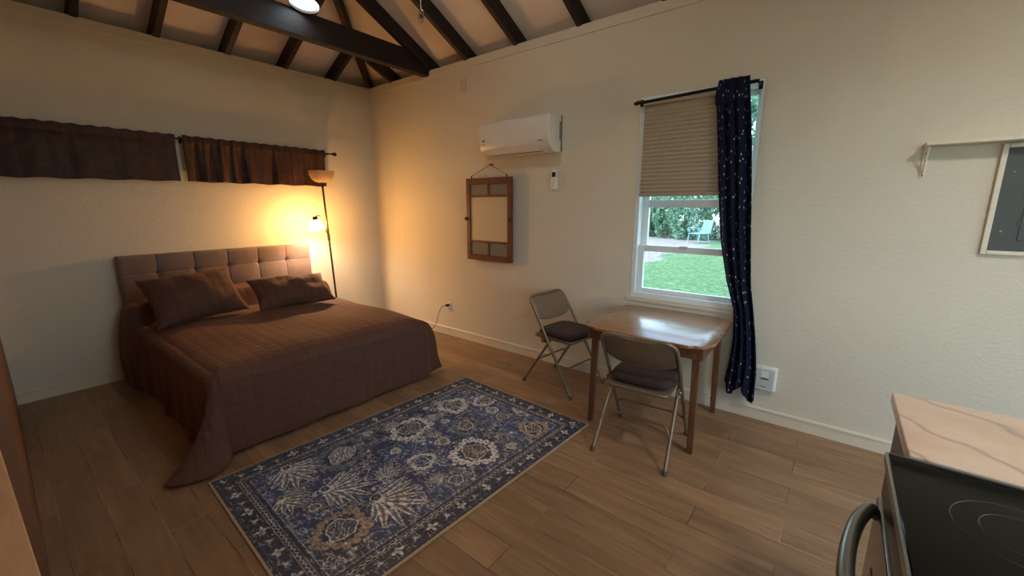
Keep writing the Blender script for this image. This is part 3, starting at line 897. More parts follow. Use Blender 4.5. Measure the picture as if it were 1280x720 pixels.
def text_obj(name, body, size, mat, parent, Mloc, depth=0.0006):
    cu = bpy.data.curves.new(name, 'FONT'); cu.body = body; cu.size = size; cu.extrude = depth; cu.align_x = 'CENTER'; cu.align_y = 'CENTER'
    t = bpy.data.objects.new('tmp_txt', cu); COL.objects.link(t)
    bpy.context.view_layer.update()
    me = bpy.data.meshes.new_from_object(t.evaluated_get(bpy.context.evaluated_depsgraph_get()))
    bpy.data.objects.remove(t); bpy.data.curves.remove(cu)
    me.name = name; me.materials.clear(); me.materials.append(mat)
    o = bpy.data.objects.new(name, me); COL.objects.link(o); o.parent = parent; o.matrix_local = Mloc
    return o
# two small dark marks on the casing (too small in the photograph to read)
def mark(parent, boxes, mat, name='marking'):
    bm = bmesh.new()
    for lo, hi in boxes: box(bm, lo, hi, 0.0004, 1)
    return finish(name, bm, mat, parent)   # one row of printed characters
mark(ac, [((-0.355, -0.2145, 0.125), (-0.325, -0.2128, 0.137))], M['darkplastic'], 'printed_mark')
mark(ac, [((-0.350, -0.2145, 0.102), (-0.333, -0.2128, 0.105))], M['greypaint'], 'printed_mark')
mark(ac, [((0.285, -0.2145, 0.080), (0.338, -0.2128, 0.086))], M['greypaint'], 'printed_mark')

# ------------------------------------------------------------------ old window sash hung as a picture
fr = empty('hanging_sash_frame', (2.055, -0.042, 0.962), 0, 'old red-brown wooden sash with streaked corner panes, hung on a string below the air conditioner', 'wall decoration')
FX, FH = 0.304, 0.845
t = 0.042
bm = bmesh.new()
def fb(lo, hi, bev=0.004): box(bm, lo, hi, bev)
y0, y1 = -0.036, -0.006
fb((-FX, y0, 0), (-FX + 0.052, y1, FH)); fb((FX - 0.052, y0, 0), (FX, y1, FH))
fb((-FX + 0.052, y0, 0), (FX - 0.052, y1, 0.058)); fb((-FX + 0.052, y0, FH - 0.062), (FX - 0.052, y1, FH))
finish('frame', bm, M['framewood'], fr)
zb, zt = 0.185, 0.655
for lo, hi in (((-FX + 0.0525, y0 + 0.004, zb), (FX - 0.0525, y1, zb + 0.022)), ((-FX + 0.0525, y0 + 0.004, zt), (FX - 0.0525, y1, zt + 0.022)), ((-0.011, y0 + 0.004, 0.0585), (0.011, y1, zb - 0.0005)), ((-0.011, y0 + 0.004, zt + 0.0225), (0.011, y1, FH - 0.0625))):
    bm = bmesh.new(); box(bm, lo, hi, 0.002); finish('glazing_bar', bm, M['framewood'], fr)
for sx in (-1, 1):
    for z0, z1 in ((0.059, zb - 0.001), (zt + 0.023, FH - 0.063)):
        xa, xb = (-FX + 0.053, -0.012) if sx < 0 else (0.012, FX - 0.053)
        bm = bmesh.new(); box(bm, (xa, -0.022, z0), (xb, -0.018, z1)); o = finish('corner_pane', bm, M['stained'], fr); o['label'] = 'small streaked grey-brown glass pane'
bm = bmesh.new(); box(bm, (-FX + 0.053, -0.022, zb + 0.023), (FX - 0.053, -0.018, zt - 0.001)); finish('centre_pane', bm, M['reeded'], fr)['label'] = 'large beige textured pane'
for sx in (-1, 1):
    bm = bmesh.new(); lathe(bm, [(0, 0), (0.014, 0), (0.010, 0.008), (0.019, 0.016), (0.019, 0.026), (0.008, 0.032), (0, 0.032)], 18, Matrix.Translation((sx * (FX - 0.012), y0, 0.432)) @ Matrix.Rotation(PI / 2, 4, 'X')); finish('knob', bm, M['darkplastic'], fr, 50)
    bm = bmesh.new(); tube(bm, [(sx * 0.235, -0.02, FH - 0.005), (sx * 0.235, -0.02, FH + 0.025)], 0.006, 10); finish('eye_screw', bm, M['darkplastic'], fr, 60)
bm = bmesh.new(); tube(bm, [(-0.235, -0.02, FH + 0.022), (0.012, -0.008, FH + 0.128), (0.235, -0.02, FH + 0.022)], 0.0028, 8); finish('string', bm, M['string'], fr, 60)
bm = bmesh.new(); lathe(bm, [(0, 0), (0.006, 0), (0.006, 0.052), (0, 0.053)], 12, Matrix.Translation((0.012, 0.0415, FH + 0.129)) @ Matrix.Rotation(PI / 2, 4, 'X')); finish('nail', bm, M['darkplastic'], fr, 50)

# ------------------------------------------------------------------ remote control in its holder
rc = empty('remote_control', (2.808, 0, 1.677), 0, 'small white remote control in a wall holder under the air conditioner', 'remote control')
bm = bmesh.new(); box(bm, (-0.032, -0.030, 0.0), (0.032, -0.001, 0.10), 0.006, 3); finish('wall_mount', bm, M['plastic'], rc, 40)
bm = bmesh.new(); box(bm, (-0.026, -0.026, 0.1005), (0.026, -0.008, 0.168), 0.005, 3); finish('body', bm, M['plastic'], rc, 40)
bm = bmesh.new(); box(bm, (-0.019, -0.0275, 0.108), (0.019, -0.0255, 0.150), 0.001); finish('screen', bm, M['darkplastic'], rc)
for k in range(3):
    bm = bmesh.new(); ball(bm, (0.0, -0.0305, 0.03 + 0.022 * k), 0.006, (1, 0.35, 1), 10, 6); finish('button', bm, M['greyplastic'], rc, 180)

# ------------------------------------------------------------------ blank plate high on the wall
bp = empty('blank_wall_plate', (1.672, 0, 2.68), 0, 'blank painted wall plate high up between beam and air conditioner', 'wall plate')
bm = bmesh.new(); box(bm, (-0.037, -0.007, 0.0), (0.037, -0.0005, 0.122), 0.003); finish('plate', bm, plain('beige_painted_plate', (202, 188, 164), 0.45), bp, 40)
for z_ in (0.022, 0.10):
    bm = bmesh.new(); ball(bm, (0, -0.0072, z_), 0.004, (1, 0.3, 1), 8, 6); finish('screw', bm, M['trimwhite'], bp, 180)

# ------------------------------------------------------------------ outlet, plug and cord
ot = empty('wall_outlet', (1.362, 0, 0.292), 0, 'white double wall outlet low down behind the foot of the bed', 'outlet')
bm = bmesh.new(); box(bm, (-0.036, -0.0075, 0.0), (0.036, -0.0005, 0.118), 0.003); finish('plate', bm, M['plastic'], ot, 40)
for z_ in (0.036, 0.082):
    bm = bmesh.new(); lathe(bm, [(0, 0), (0.016, 0), (0.0155, 0.0028), (0, 0.003)], 20, Matrix.Translation((0, -0.0072, z_)) @ Matrix.Rotation(PI / 2, 4, 'X')); finish('socket', bm, M['greyplastic'], ot, 40)
cd = empty('power_cord', (1.362, -0.012, 0.374), 0, 'dark lamp cord with plug, drooping from the wall outlet to the floor', 'cord')
bm = bmesh.new(); box(bm, (-0.014, -0.045, -0.015), (0.014, -0.0005, 0.015), 0.006, 3); finish('plug', bm, M['darkplastic'], cd, 40)
ox, oy, oz = cd.location
pts = [(1.362, -0.056, 0.374), (1.335, -0.10, 0.36), (1.29, -0.115, 0.27), (1.25, -0.12, 0.15), (1.17, -0.125, 0.06), (1.06, -0.13, 0.012), (0.9, -0.16, 0.006), (0.6, -0.32, 0.006), (0.44, -0.62, 0.006), (0.39, -0.70, 0.006)]
bm = bmesh.new(); tube(bm, catmull([(p[0] - ox, p[1] - oy, p[2] - oz) for p in pts], 10), 0.0036, 8); finish('flex', bm, M['cord'], cd, 60)

# ------------------------------------------------------------------ small panel near the curtain
wb = empty('wall_sensor_panel', (4.607, 0, 0.242), 0, 'square white wall device with rounded corners beside the curtain hem', 'wall device')
bm = bmesh.new(); box(bm, (-0.072, -0.040, 0.0), (0.072, -0.0005, 0.175), 0.012, 4); finish('body', bm, M['plastic'], wb, 40)
bm = bmesh.new(); box(bm, (-0.058, -0.0425, 0.018), (0.058, -0.0395, 0.157), 0.0012); finish('front_panel', bm, M['greyplastic'], wb)
bm = bmesh.new(); box(bm, (-0.022, -0.0438, 0.100), (0.024, -0.0428, 0.146), 0.0003, 1); finish('sticker', bm, M['plastic'], wb)
mark(wb, [((-0.022, -0.0436, 0.083), (0.026, -0.0427, 0.092))], M['darkplastic'], 'printed_line')
mark(wb, [((-0.020, -0.0436, 0.027), (0.018, -0.0427, 0.032))], M['greypaint'], 'printed_line')
bm = bmesh.new(); ball(bm, (0.0, -0.0425, 0.151), 0.003, (1, 0.3, 1), 8, 6); finish('indicator', bm, M['greypaint'], wb, 180)

# ------------------------------------------------------------------ electrical panel
ep = empty('electrical_panel', (5.72, 0, 1.277), 0, 'grey breaker panel in a pale wooden surround under the shelf', 'electrical panel')
bm = bmesh.new()
for lo, hi in (((-0.222, -0.022, 0.0), (-0.200, -0.001, 0.560)), ((0.200, -0.022, 0.0), (0.222, -0.001, 0.560)), ((-0.1995, -0.022, 0.0), (0.1995, -0.001, 0.020)), ((-0.1995, -0.022, 0.540), (0.1995, -0.001, 0.560))): box(bm, lo, hi, 0.003)
finish('frame', bm, M['trimwhite'], ep)
bm = bmesh.new(); box(bm, (-0.1995, -0.016, 0.0205), (0.1995, -0.001, 0.5395), 0.002); finish('cover', bm, M['greypaint'], ep)
bm = bmesh.new(); box(bm, (-0.105, -0.0205, 0.075), (0.150, -0.0165, 0.47), 0.002); dr = finish('door', bm, M['greypaint'], ep)
for z_ in (0.15, 0.29, 0.40):
    bm = bmesh.new(); box(bm, (-0.115, -0.021, z_), (-0.1055, -0.0165, z_ + 0.028), 0.001); finish('hinge', bm, M['greypaint'], dr)
bm = bmesh.new(); box(bm, (0.11, -0.0225, 0.26), (0.14, -0.0207, 0.30), 0.001); finish('latch', bm, M['darkplastic'], dr)
for sx in (-0.165, 0.175):
    for z_ in (0.12, 0.42):
        bm = bmesh.new(); ball(bm, (sx, -0.0165, z_), 0.006, (1, 0.4, 1), 10, 6); finish('screw', bm, M['steel'], ep, 180)

# ------------------------------------------------------------------ shelf
sh = empty('wall_shelf', (5.885, 0, 1.845), 0, 'narrow white shelf on a small bracket above the breaker panel', 'shelf')
bm = bmesh.new(); box(bm, (-0.68, -0.105, 0.0), (0.68, -0.001, 0.018), 0.003); finish('board', bm, M['trimwhite'], sh)
for xo in (-0.665, 0.62):
    bm = bmesh.new()
    box(bm, (xo - 0.012, -0.006, -0.165), (xo + 0.012, -0.001, -0.001), 0.002)
    box(bm, (xo - 0.012, -0.095, -0.006), (xo + 0.012, -0.006, -0.001), 0.002)
    tube(bm, [(xo, -0.008, -0.145), (xo, -0.035, -0.085), (xo, -0.085, -0.010)], 0.005, 8)
    b_ = finish('bracket', bm, M['trimwhite'], sh)
    for z_ in (-0.035, -0.152):
        bm = bmesh.new(); ball(bm, (xo, -0.007, z_), 0.004, (1, 0.4, 1), 8, 6); finish('screw', bm, M['darkplastic'], b_, 180)

# ------------------------------------------------------------------ blind, rod and curtain at the window
bd = empty('pleated_blind', (3.925, -0.018, 1.60), 0, 'beige pleated blind half lowered over the window', 'blind')
bh = 2.275 - 1.625
n = 22
prof = []
for k in range(2 * n + 1): prof.append((0.0 if k % 2 == 0 else -0.009, 0.025 + bh * k / (2 * n)))
bx0, bx1 = -0.305, 0.345
bm = bmesh.new()
ra = [bm.verts.new((bx0, p[0], p[1])) for p in prof]; rb = [bm.verts.new((bx1, p[0], p[1])) for p in prof]
ra2 = [bm.verts.new((bx0, 0.012 - p[0] * 0.6, p[1])) for p in prof]; rb2 = [bm.verts.new((bx1, 0.012 - p[0] * 0.6, p[1])) for p in prof]
for i in range(2 * n):
    bm.faces.new((ra[i], ra[i + 1], rb[i + 1], rb[i])); bm.faces.new((ra2[i + 1], ra2[i], rb2[i], rb2[i + 1]))
finish('pleated_fabric', bm, M['blind'], bd)
bm = bmesh.new(); box(bm, (bx0 - 0.002, -0.016, 0.0), (bx1 + 0.002, 0.016, 0.0245), 0.004); finish('bottom_rail', bm, M['blind'], bd)
bm = bmesh.new(); box(bm, (bx0 - 0.002, -0.018, 0.0255 + bh), (bx1 + 0.002, 0.017, 0.06 + bh), 0.003); finish('head_rail', bm, M['trimwhite'], bd)
for c in bd.children: c.location.y = -0.004

cr = empty('curtain_rod', (3.96, -0.075, 2.302), 0, 'thin black curtain rod across the top of the window', 'curtain rod')
bm = bmesh.new(); tube(bm, [(-0.375, 0.0, -0.012), (0.42, 0.0, 0.012)], 0.0115, 14); finish('pole', bm, M['blackmetal'], cr, 60)
for xo in (-0.375, 0.42):
    bm = bmesh.new(); box(bm, (xo - 0.012, 0.066, -0.025), (xo + 0.012, 0.0745, 0.025), 0.002); box(bm, (xo - 0.006, -0.006, -0.006), (xo + 0.006, 0.066, 0.006), 0.001); finish('bracket', bm, M['blackmetal'], cr)
bm = bmesh.new(); lathe(bm, [(0, 0), (0.013, 0), (0.0145, 0.01), (0.011, 0.03), (0, 0.033)], 16, Matrix.Translation((-0.375, 0, -0.012)) @ Matrix.Rotation(-PI / 2, 4, 'Y')); finish('end_cap', bm, M['blackmetal'], cr, 50)

# gathered navy curtain, leaning to the right and tucked behind the table
ctrl = [(2.352, 4.235, 0.092), (2.25, 4.232, 0.106), (1.95, 4.268, 0.108), (1.62, 4.302, 0.106), (1.29, 4.338, 0.098), (1.0, 4.385, 0.080), (0.80, 4.435, 0.066), (0.60, 4.46, 0.074), (0.40, 4.47, 0.090), (0.20, 4.462, 0.102)]
cz = np.array([c[0] for c in ctrl])[::-1]; cxx = np.array([c[1] for c in ctrl])[::-1]; cw = np.array([c[2] for c in ctrl])[::-1]
nu, nv = 150, 120
u = np.linspace(-1, 1, nu); zz = np.linspace(2.352, 0.20, nv)
U, Zc = np.meshgrid(u, zz, indexing='ij')
CX = np.interp(Zc, cz, cxx); CWd = np.interp(Zc, cz, cw)
ph = U * PI * 3.6 + 0.5 * np.sin(U * 4)
lowt = smooth(2.2, 0.9, -Zc * 0 + 0) if False else np.clip((2.352 - Zc) / 2.15, 0, 1)
fold = 0.022 * np.sin(ph) + 0.010 * np.sin(ph * 2.1 + 1 + lowt * 2)
amp = 0.75 + 0.3 * lowt
XX = CX + CWd * (U + 0.09 * np.cos(ph * 1.0) * np.sin(PI * (U + 1) / 2))
Yc = -0.066 - 0.018 * np.sin(PI * (U + 1) / 2) + fold * amp
near = np.exp(-((Zc - 2.302) / 0.016) ** 2)
Zh = Zc + np.where(Zc < 0.6, (0.045 * np.sin(U * 5 + 1.2) - 0.03 * U) * (0.6 - Zc) / 0.4, 0)
Yc = np.where(Zc > 2.20, np.minimum(Yc * 0.6 - 0.04, -0.0905), np.minimum(Yc, -0.026))
cur = grid_obj('curtain', XX, Yc, Zh, M['curtain'], None, uv=(U * 0.42, Zc))
solidify(cur, 0.002, 1)
tag(cur, 'dark navy curtain with small white star dots, gathered at the side of the window', 'curtain')

# ------------------------------------------------------------------ table
tb = empty('dining_table', (3.975, -0.435, 0), R(1.2), 'small square walnut table with shaped corners under the window', 'table')
TW, TD, TZ = 0.42, 0.405, 0.722
def ogee(w, d):
    q = [(w, d - 0.135), (w - 0.004, d - 0.115), (w - 0.020, d - 0.100), (w - 0.026, d - 0.088), (w - 0.026, d - 0.072), (w - 0.034, d - 0.048), (w - 0.056, d - 0.030), (w - 0.080, d - 0.024), (w - 0.096, d - 0.024), (w - 0.108, d - 0.016), (w - 0.122, d - 0.003), (w - 0.140, d)]
    out = list(q)
    out += [(-x, y) for x, y in reversed(q)]
    out += [(-x, -y) for x, y in q]
    out += [(x, -y) for x, y in reversed(q)]
    return out
bm = bmesh.new(); prism(bm, ogee(TW, TD), 0.020, Matrix.Translation((0, 0, TZ - 0.020)), 0.004, 2); finish('table_top', bm, M['tablewood'], tb, 30)
bm = bmesh.new()
ax, ay = TW - 0.045, TD - 0.045
for lo, hi in (((-ax, -ay, 0.628), (ax, -ay + 0.02, 0.7015)), ((-ax, ay - 0.02, 0.628), (ax, ay, 0.7015)), ((-ax, -ay + 0.0205, 0.628), (-ax + 0.02, ay - 0.0205, 0.7015)), ((ax - 0.02, -ay + 0.0205, 0.628), (ax, ay - 0.0205, 0.7015))): box(bm, lo, hi, 0.002)
finish('apron', bm, M['legwood'], tb)
def leg_bm(sx, sy):
    bm = bmesh.new()
    cx0, cy0 = sx * (ax - 0.045), sy * (ay - 0.045)
    top, bot = 0.022, 0.0165
    fx, fy = sx * 0.012, sy * 0.012
    vs = []
    for zl, hw, dx, dy_ in ((0.0, bot, fx, fy), (0.701, top, 0, 0)):
        for a_, b_ in ((-1, -1), (1, -1), (1, 1), (-1, 1)):
            vs.append(bm.verts.new((cx0 + dx + a_ * hw, cy0 + dy_ + b_ * hw, zl)))
    for f in ((0, 1, 2, 3), (7, 6, 5, 4), (0, 4, 5, 1), (1, 5, 6, 2), (2, 6, 7, 3), (3, 7, 4, 0)): bm.faces.new([vs[i] for i in f])
    bmesh.ops.bevel(bm, geom=bm.edges[:], offset=0.004, segments=2, affect='EDGES')
    return bm
for sx in (-1, 1):
    for sy in (-1, 1): finish('leg', leg_bm(sx, sy), M['legwood'], tb)

# ------------------------------------------------------------------ folding chairs
def make_chair(label):
    c = empty('folding_chair', (0, 0, 0), 0, label, 'chair', 'folding chairs at the table')
    # continuous tube: front legs, uprights and top rail
    P = []
    def up(z): return 0.27 - (0.27 + 0.205) * (z / 0.775)
    left = [(-0.232, up(0.012), 0.012), (-0.226, up(0.40), 0.40), (-0.226, up(0.60), 0.60), (-0.222, up(0.775) - 0.012, 0.775)]
    right = [(-x, y, z) for x, y, z in reversed(left)]
    bm = bmesh.new(); tube(bm, fillet(left + right, 0.075, 8), 0.0115, 12); finish('front_frame', bm, M['chairmetal'], c, 60)
    # rear legs
    for s in (-1, 1):
        bm = bmesh.new(); tube(bm, [(s * 0.204, 0.035, 0.462), (s * 0.222, -0.265, 0.012)], 0.0108, 12); lg = finish('rear_leg', bm, M['chairmetal'], c, 60)
        bm = bmesh.new(); tube(bm, [(s * 0.222, -0.2652, 0.0), (s * 0.2213, -0.254, 0.028)], 0.0145, 12); finish('rubber_foot', bm, M['rubber'], lg, 60)
        bm = bmesh.new(); tube(bm, [(s * 0.2322, up(0.0), 0.0), (s * 0.2316, up(0.028), 0.028)], 0.0150, 12); finish('rubber_foot', bm, M['rubber'], c, 60)
        bm = bmesh.new(); box(bm, (s * 0.215 - 0.006, -0.075, 0.405), (s * 0.215 + 0.006, 0.02, 0.45), 0.004); ball(bm, (s * 0.226, -0.045, 0.43), 0.012, (1, 1, 1), 10, 8); finish('hinge', bm, M['chairmetal'], c, 40)
        # side stays
        bm = bmesh.new(); tube(bm, [(s * 0.206, -0.17, 0.405), (s * 0.212, -0.23, 0.33), (s * 0.216, -0.185, 0.14)] if False else [(s * 0.213, -0.165, 0.428), (s * 0.2165, -0.17, 0.19)], 0.003, 8); 
        bm.free()
    def rl(z): return 0.035 - 0.30 * (0.462 - z) / 0.45, 0.204 + 0.018 * (0.462 - z) / 0.45
    y_a, x_a = rl(0.165); y_b, x_b = rl(0.225)
    bm = bmesh.new(); tube(bm, fillet([(-x_a, y_a, 0.165), (-x_b + 0.03, y_b, 0.235), (x_b - 0.03, y_b, 0.235), (x_a, y_a, 0.165)], 0.07, 8), 0.0078, 10); finish('stretcher', bm, M['chairmetal'], c, 60)
    bm = bmesh.new(); tube(bm, fillet([(-0.230, up(0.15), 0.15), (-0.195, up(0.20), 0.20), (0.195, up(0.20), 0.20), (0.230, up(0.15), 0.15)], 0.06, 8), 0.0078, 10); finish('stretcher', bm, M['chairmetal'], c, 60)
    # backrest: curved pressed-metal panel
    n, m_ = 30, 16
    u = np.linspace(-1, 1, n); v = np.linspace(0, 1, m_)
    U, V_ = np.meshgrid(u, v, indexing='ij')
    xw = 0.214
    zb = 0.572 + 0.045 * np.abs(U) ** 3 ; zt = 0.772 - 0.030 * np.clip((np.abs(U) - 0.7) / 0.3, 0, 1) ** 2
    Zp = zb + (zt - zb) * V_
    Yp = (0.27 - (0.475) * (Zp / 0.775)) - 0.030 * (1 - U ** 2) - 0.002
    o = grid_obj('backrest', xw * U, Yp, Zp, M['chairback'], c)
    solidify(o, 0.006, 0)
    # rolled lower edge of the panel
    bm = bmesh.new(); tube(bm, [(xw * a_, (0.27 - 0.475 * ((0.572 + 0.045 * abs(a_) ** 3) / 0.775)) - 0.030 * (1 - a_ * a_) - 0.002, 0.572 + 0.045 * abs(a_) ** 3) for a_ in np.linspace(-1, 1, 24)], 0.006, 10); finish('rolled_edge', bm, M['chairmetal'], o, 60)
    # seat pan with turned-down rim
    bm = bmesh.new()
    q = [(0.19, 0.205), (0.198, -0.165)]
    pts = fillet([(0.0, 0.215, 0), (0.185, 0.215, 0), (0.192, -0.19, 0), (-0.192, -0.19, 0), (-0.185, 0.215, 0), (0.0, 0.215, 0)], 0.06, 6)
    prism(bm, [(p.x, p.y) for p in pts[:-1]], 0.022, Matrix.Translation((0, 0, 0.428)), 0.006, 3)
    finish('seat', bm, M['chairmetal'], c, 40)
    return c
ch1 = make_chair('beige metal folding chair seen from behind, pulled up to the front of the table')
ch1.location = (4.035, -0.83, 0); ch1.rotation_euler = (0, 0, R(3.5))
ch2 = copy_tree(ch1)
ch2['label'] = 'beige metal folding chair by the wall, left of the table, seen side on'
ch2.location = (3.135, -0.322, 0); ch2.rotation_euler = (0, 0, R(-97))
def cushion(label, w=0.385, d=0.375, h=0.062):
    n = 40
    u = np.linspace(-1, 1, n); U, V_ = np.meshgrid(u, u, indexing='ij')
    p = 5.0
    rr_ = (np.abs(U) ** p + np.abs(V_) ** p)
    sc_ = np.maximum(np.abs(U), np.abs(V_)) / np.maximum(rr_ ** (1 / p), 1e-6)
    Xp, Yp = U * sc_ * w / 2, V_ * sc_ * d / 2
    e = 1 - np.maximum(np.abs(U), np.abs(V_))
    pr_ = np.clip(e / 0.14, 0, 1) ** 0.5
    top = h / 2 + pr_ * (h / 2) * (0.86 + 0.14 * (1 - U ** 2) * (1 - V_ ** 2))
    bot = h / 2 - pr_ * h / 2 * 0.98
    P1 = np.stack([Xp, Yp, top], -1); P2 = np.stack([Xp, Yp, bot], -1)[::-1]
    P = np.concatenate([P1, P2], 0)
    o = grid_obj('seat_cushion', P[..., 0], P[..., 1], P[..., 2], M['cushion'])
    bm = bmesh.new(); bm.from_mesh(o.data)
    bmesh.ops.remove_doubles(bm, verts=bm.verts[:], dist=0.0004)
    bmesh.ops.recalc_face_normals(bm, faces=bm.faces[:])
    bm.to_mesh(o.data); bm.free()
    tag(o, label, 'cushion', 'brown seat cushions on the folding chairs')
    return o
cu1 = cushion('dark brown seat cushion on the chair seen from behind')
cu1.location = ch1.location + Vector((0.0, 0.028, 0.4515)); cu1.rotation_euler = (0, 0, R(3.5))
cu2 = cushion('dark brown seat cushion on the chair by the wall, seen from its side')
cu2.location = ch2.location + Vector((0.028, 0.0, 0.4515)); cu2.rotation_euler = (0, 0, R(-97))

# ------------------------------------------------------------------ rug: pattern worked out per thread on a fine grid
RWd, RLn = 1.262, 1.935
def rug_colours(nu, nv):
    u = np.linspace(0, RWd, nu); v = np.linspace(0, RLn, nv)
    U, V_ = np.meshgrid(u, v, indexing='ij')
    rg = np.random.default_rng(11)
    def vnoise(sx, sy, seed):
        r_ = np.random.default_rng(seed)
        gx, gy = int(RWd * sx) + 3, int(RLn * sy) + 3
        G = r_.random((gx, gy))
        x = U * sx; y = V_ * sy
        xi = x.astype(int); yi = y.astype(int); fx = x - xi; fy = y - yi
        fx = fx * fx * (3 - 2 * fx); fy = fy * fy * (3 - 2 * fy)
        return G[xi, yi] * (1 - fx) * (1 - fy) + G[xi + 1, yi] * fx * (1 - fy) + G[xi, yi + 1] * (1 - fx) * fy + G[xi + 1, yi + 1] * fx * fy
    navy = np.array(lin((16, 40, 88))[:3]); deep = np.array(lin((10, 20, 50))[:3]); blue = np.array(lin((44, 92, 160))[:3])
    ivory = np.array(lin((248, 242, 234))[:3]); grey = np.array(lin((118, 124, 138))[:3]); taupe = np.array(lin((146, 122, 102))[:3]); char = np.array(lin((28, 34, 56))[:3]); tan = np.array(lin((186, 160, 128))[:3])
    C = np.zeros((nu, nv, 3)); C[:] = navy
    n1 = vnoise(5, 5, 1); n2 = vnoise(16, 16, 2); n3 = vnoise(60, 60, 3); n4 = vnoise(2.2, 2.2, 4)
    def put(mask, col, a=1.0):
        k = (mask * a)[..., None]
        C[:] = C * (1 - k) + col * k
    put(np.clip((n1 - 0.35) * 2, 0, 1), blue, 0.55)
    put(np.clip((n2 - 0.5) * 3, 0, 1), deep, 0.6)
    def band(d, w, s=0.0022): return np.clip((w - np.abs(d)) / s + 0.5, 0, 1)
    ft = RWd / 2; cv = RLn / 2
    # small scrolling ground: many little ring and hook motifs
    r_ = np.random.default_rng(21)
    def local(cx_, cy_, rad):
        i0, i1 = np.searchsorted(u, (cx_ - rad, cx_ + rad)); j0, j1 = np.searchsorted(v, (cy_ - rad, cy_ + rad))
        return slice(max(i0, 0), i1), slice(max(j0, 0), j1)
    def putl(sl, mask, col, a=1.0):
        k = (mask * a)[..., None]
        C[sl] = C[sl] * (1 - k) + col * k
    for _ in range(1500):
        cx_, cy_ = r_.uniform(0.15, RWd - 0.15), r_.uniform(0.15, RLn - 0.15)
        rad = r_.uniform(0.007, 0.026); sl = local(cx_, cy_, rad * 1.7)
        x, y = U[sl] - cx_, V_[sl] - cy_
        rr_ = np.hypot(x, y); th = np.arctan2(y, x); k = r_.integers(3, 8)
        f = rad * (1 + 0.3 * np.cos(k * th + r_.uniform(0, 6)))
        typ = r_.random()
        c1 = (grey, ivory, blue, taupe)[r_.integers(0, 4)]
        if typ < 0.35: putl(sl, band(rr_ - f, 0.0019), c1, 0.8)
        elif typ < 0.75:
            a0 = r_.uniform(-3, 3); putl(sl, band(rr_ - f, 0.0022) * (np.cos(th - a0) > -0.1), ivory, 0.7)
        elif typ < 0.88:
            a0 = r_.uniform(0, PI); d_ = x * math.cos(a0) + y * math.sin(a0)
            putl(sl, band(d_, 0.0016) * (rr_ < rad * 1.5), ivory, 0.6)
        else:
            putl(sl, np.clip((f * 0.6 - rr_) / 0.002, 0, 1), c1, 0.8)
            putl(sl, np.clip((f * 0.25 - rr_) / 0.002, 0, 1), ivory, 0.9)
    # vines
    def vine(P, w, col, a=0.85):
        P = [Vector((p[0], p[1], 0)) for p in P]
        Q = catmull(P, 26)
        for q in Q:
            sl = local(q.x, q.y, w * 2.5)
            putl(sl, np.clip((w - np.hypot(U[sl] - q.x, V_[sl] - q.y)) / 0.0018 + 0.5, 0, 1), col, a * 0.6)
    def sym(fn, cx_, cy_, rot, *args):
        fn(cx_, cy_, rot, *args); fn(RWd - cx_, cy_, PI - rot, *args)
    for k in range(5):
        y0 = 0.25 + 0.33 * k
        for mx in (0, 1):
            P = [(ft, y0), (ft + 0.10, y0 + 0.09), (ft + 0.22, y0 + 0.04), (ft + 0.33, y0 + 0.15), (ft + 0.44, y0 + 0.10)]
            if mx: P = [(RWd - x, y) for x, y in P]
            vine(P, 0.0032, ivory); vine([(x + 0.01, y + 0.16) for x, y in P], 0.0022, grey)
    vine([(ft, 0.17), (ft + 0.012, 0.6), (ft - 0.012, 1.1), (ft, RLn - 0.17)], 0.003, grey)
    # rosettes and palmettes
    def rosette(cx_, cy_, rot, rad, petals, ca, cb, asp=1.0):
        sl = local(cx_, cy_, rad * 1.7)
        x, y = U[sl] - cx_, V_[sl] - cy_
        c_, s__ = math.cos(rot), math.sin(rot); x, y = x * c_ + y * s__, -x * s__ + y * c_
        y = y / asp
        rr_ = np.hypot(x, y) * (1 + 0.16 * (n2[sl] - 0.5)); th = np.arctan2(y, x)
        wob = 1 + 0.07 * np.sin(3 * th + cx_ * 30) + 0.05 * np.sin(5 * th + cy_ * 50)
        lob = rad * wob * (1 + 0.22 * np.abs(np.cos(th * petals / 2)) ** 0.6 - 0.1)
        putl(sl, np.clip((lob * 1.15 - rr_) / 0.004, 0, 1), deep, 0.85)
        putl(sl, np.clip((lob * 1.06 - rr_) / 0.003, 0, 1) * (rr_ > lob * 0.72), ca, 0.92)
        # petals: paired strokes and small dark hearts
        putl(sl, band(np.sin(th * petals / 2) * rr_, 0.0026) * (rr_ < lob * 1.05) * (rr_ > lob * 0.70), deep, 0.9)
        pc = ((th * petals / (2 * PI) + 0.5) % 1 - 0.5) * 2 * PI / petals * rr_
        putl(sl, np.clip((rad * 0.075 - np.hypot(pc, rr_ - lob * 0.88)) / 0.002, 0, 1), grey, 0.8)
        putl(sl, np.clip((lob * 0.70 - rr_) / 0.003, 0, 1), char, 0.9)
        oc = np.maximum(np.abs(x), np.maximum(np.abs(y), (np.abs(x) + np.abs(y)) * 0.72)) * wob
        putl(sl, band(oc - rad * 0.56, 0.0036), ivory, 0.9)
        putl(sl, np.clip((rad * 0.50 - oc) / 0.003, 0, 1), cb, 0.7)
        # broken angular strokes in the middle, all leaning one way
        st_ = (x * 0.8 + y * 0.6) / (rad * 0.17) + 0.35 * np.sin(y / rad * 9)
        putl(sl, ((np.abs((st_ % 1) - 0.5) < 0.16) & (oc < rad * 0.47)).astype(float), char, 0.85)
        putl(sl, ((np.abs(((st_ + 0.45) % 1) - 0.5) < 0.10) & (oc < rad * 0.44) & (np.sin(th * 2 + cx_ * 9) > -0.3)).astype(float), ivory, 0.85)
        putl(sl, np.clip((rad * 0.13 - np.hypot(x, y)) / 0.003, 0, 1), taupe, 0.9)
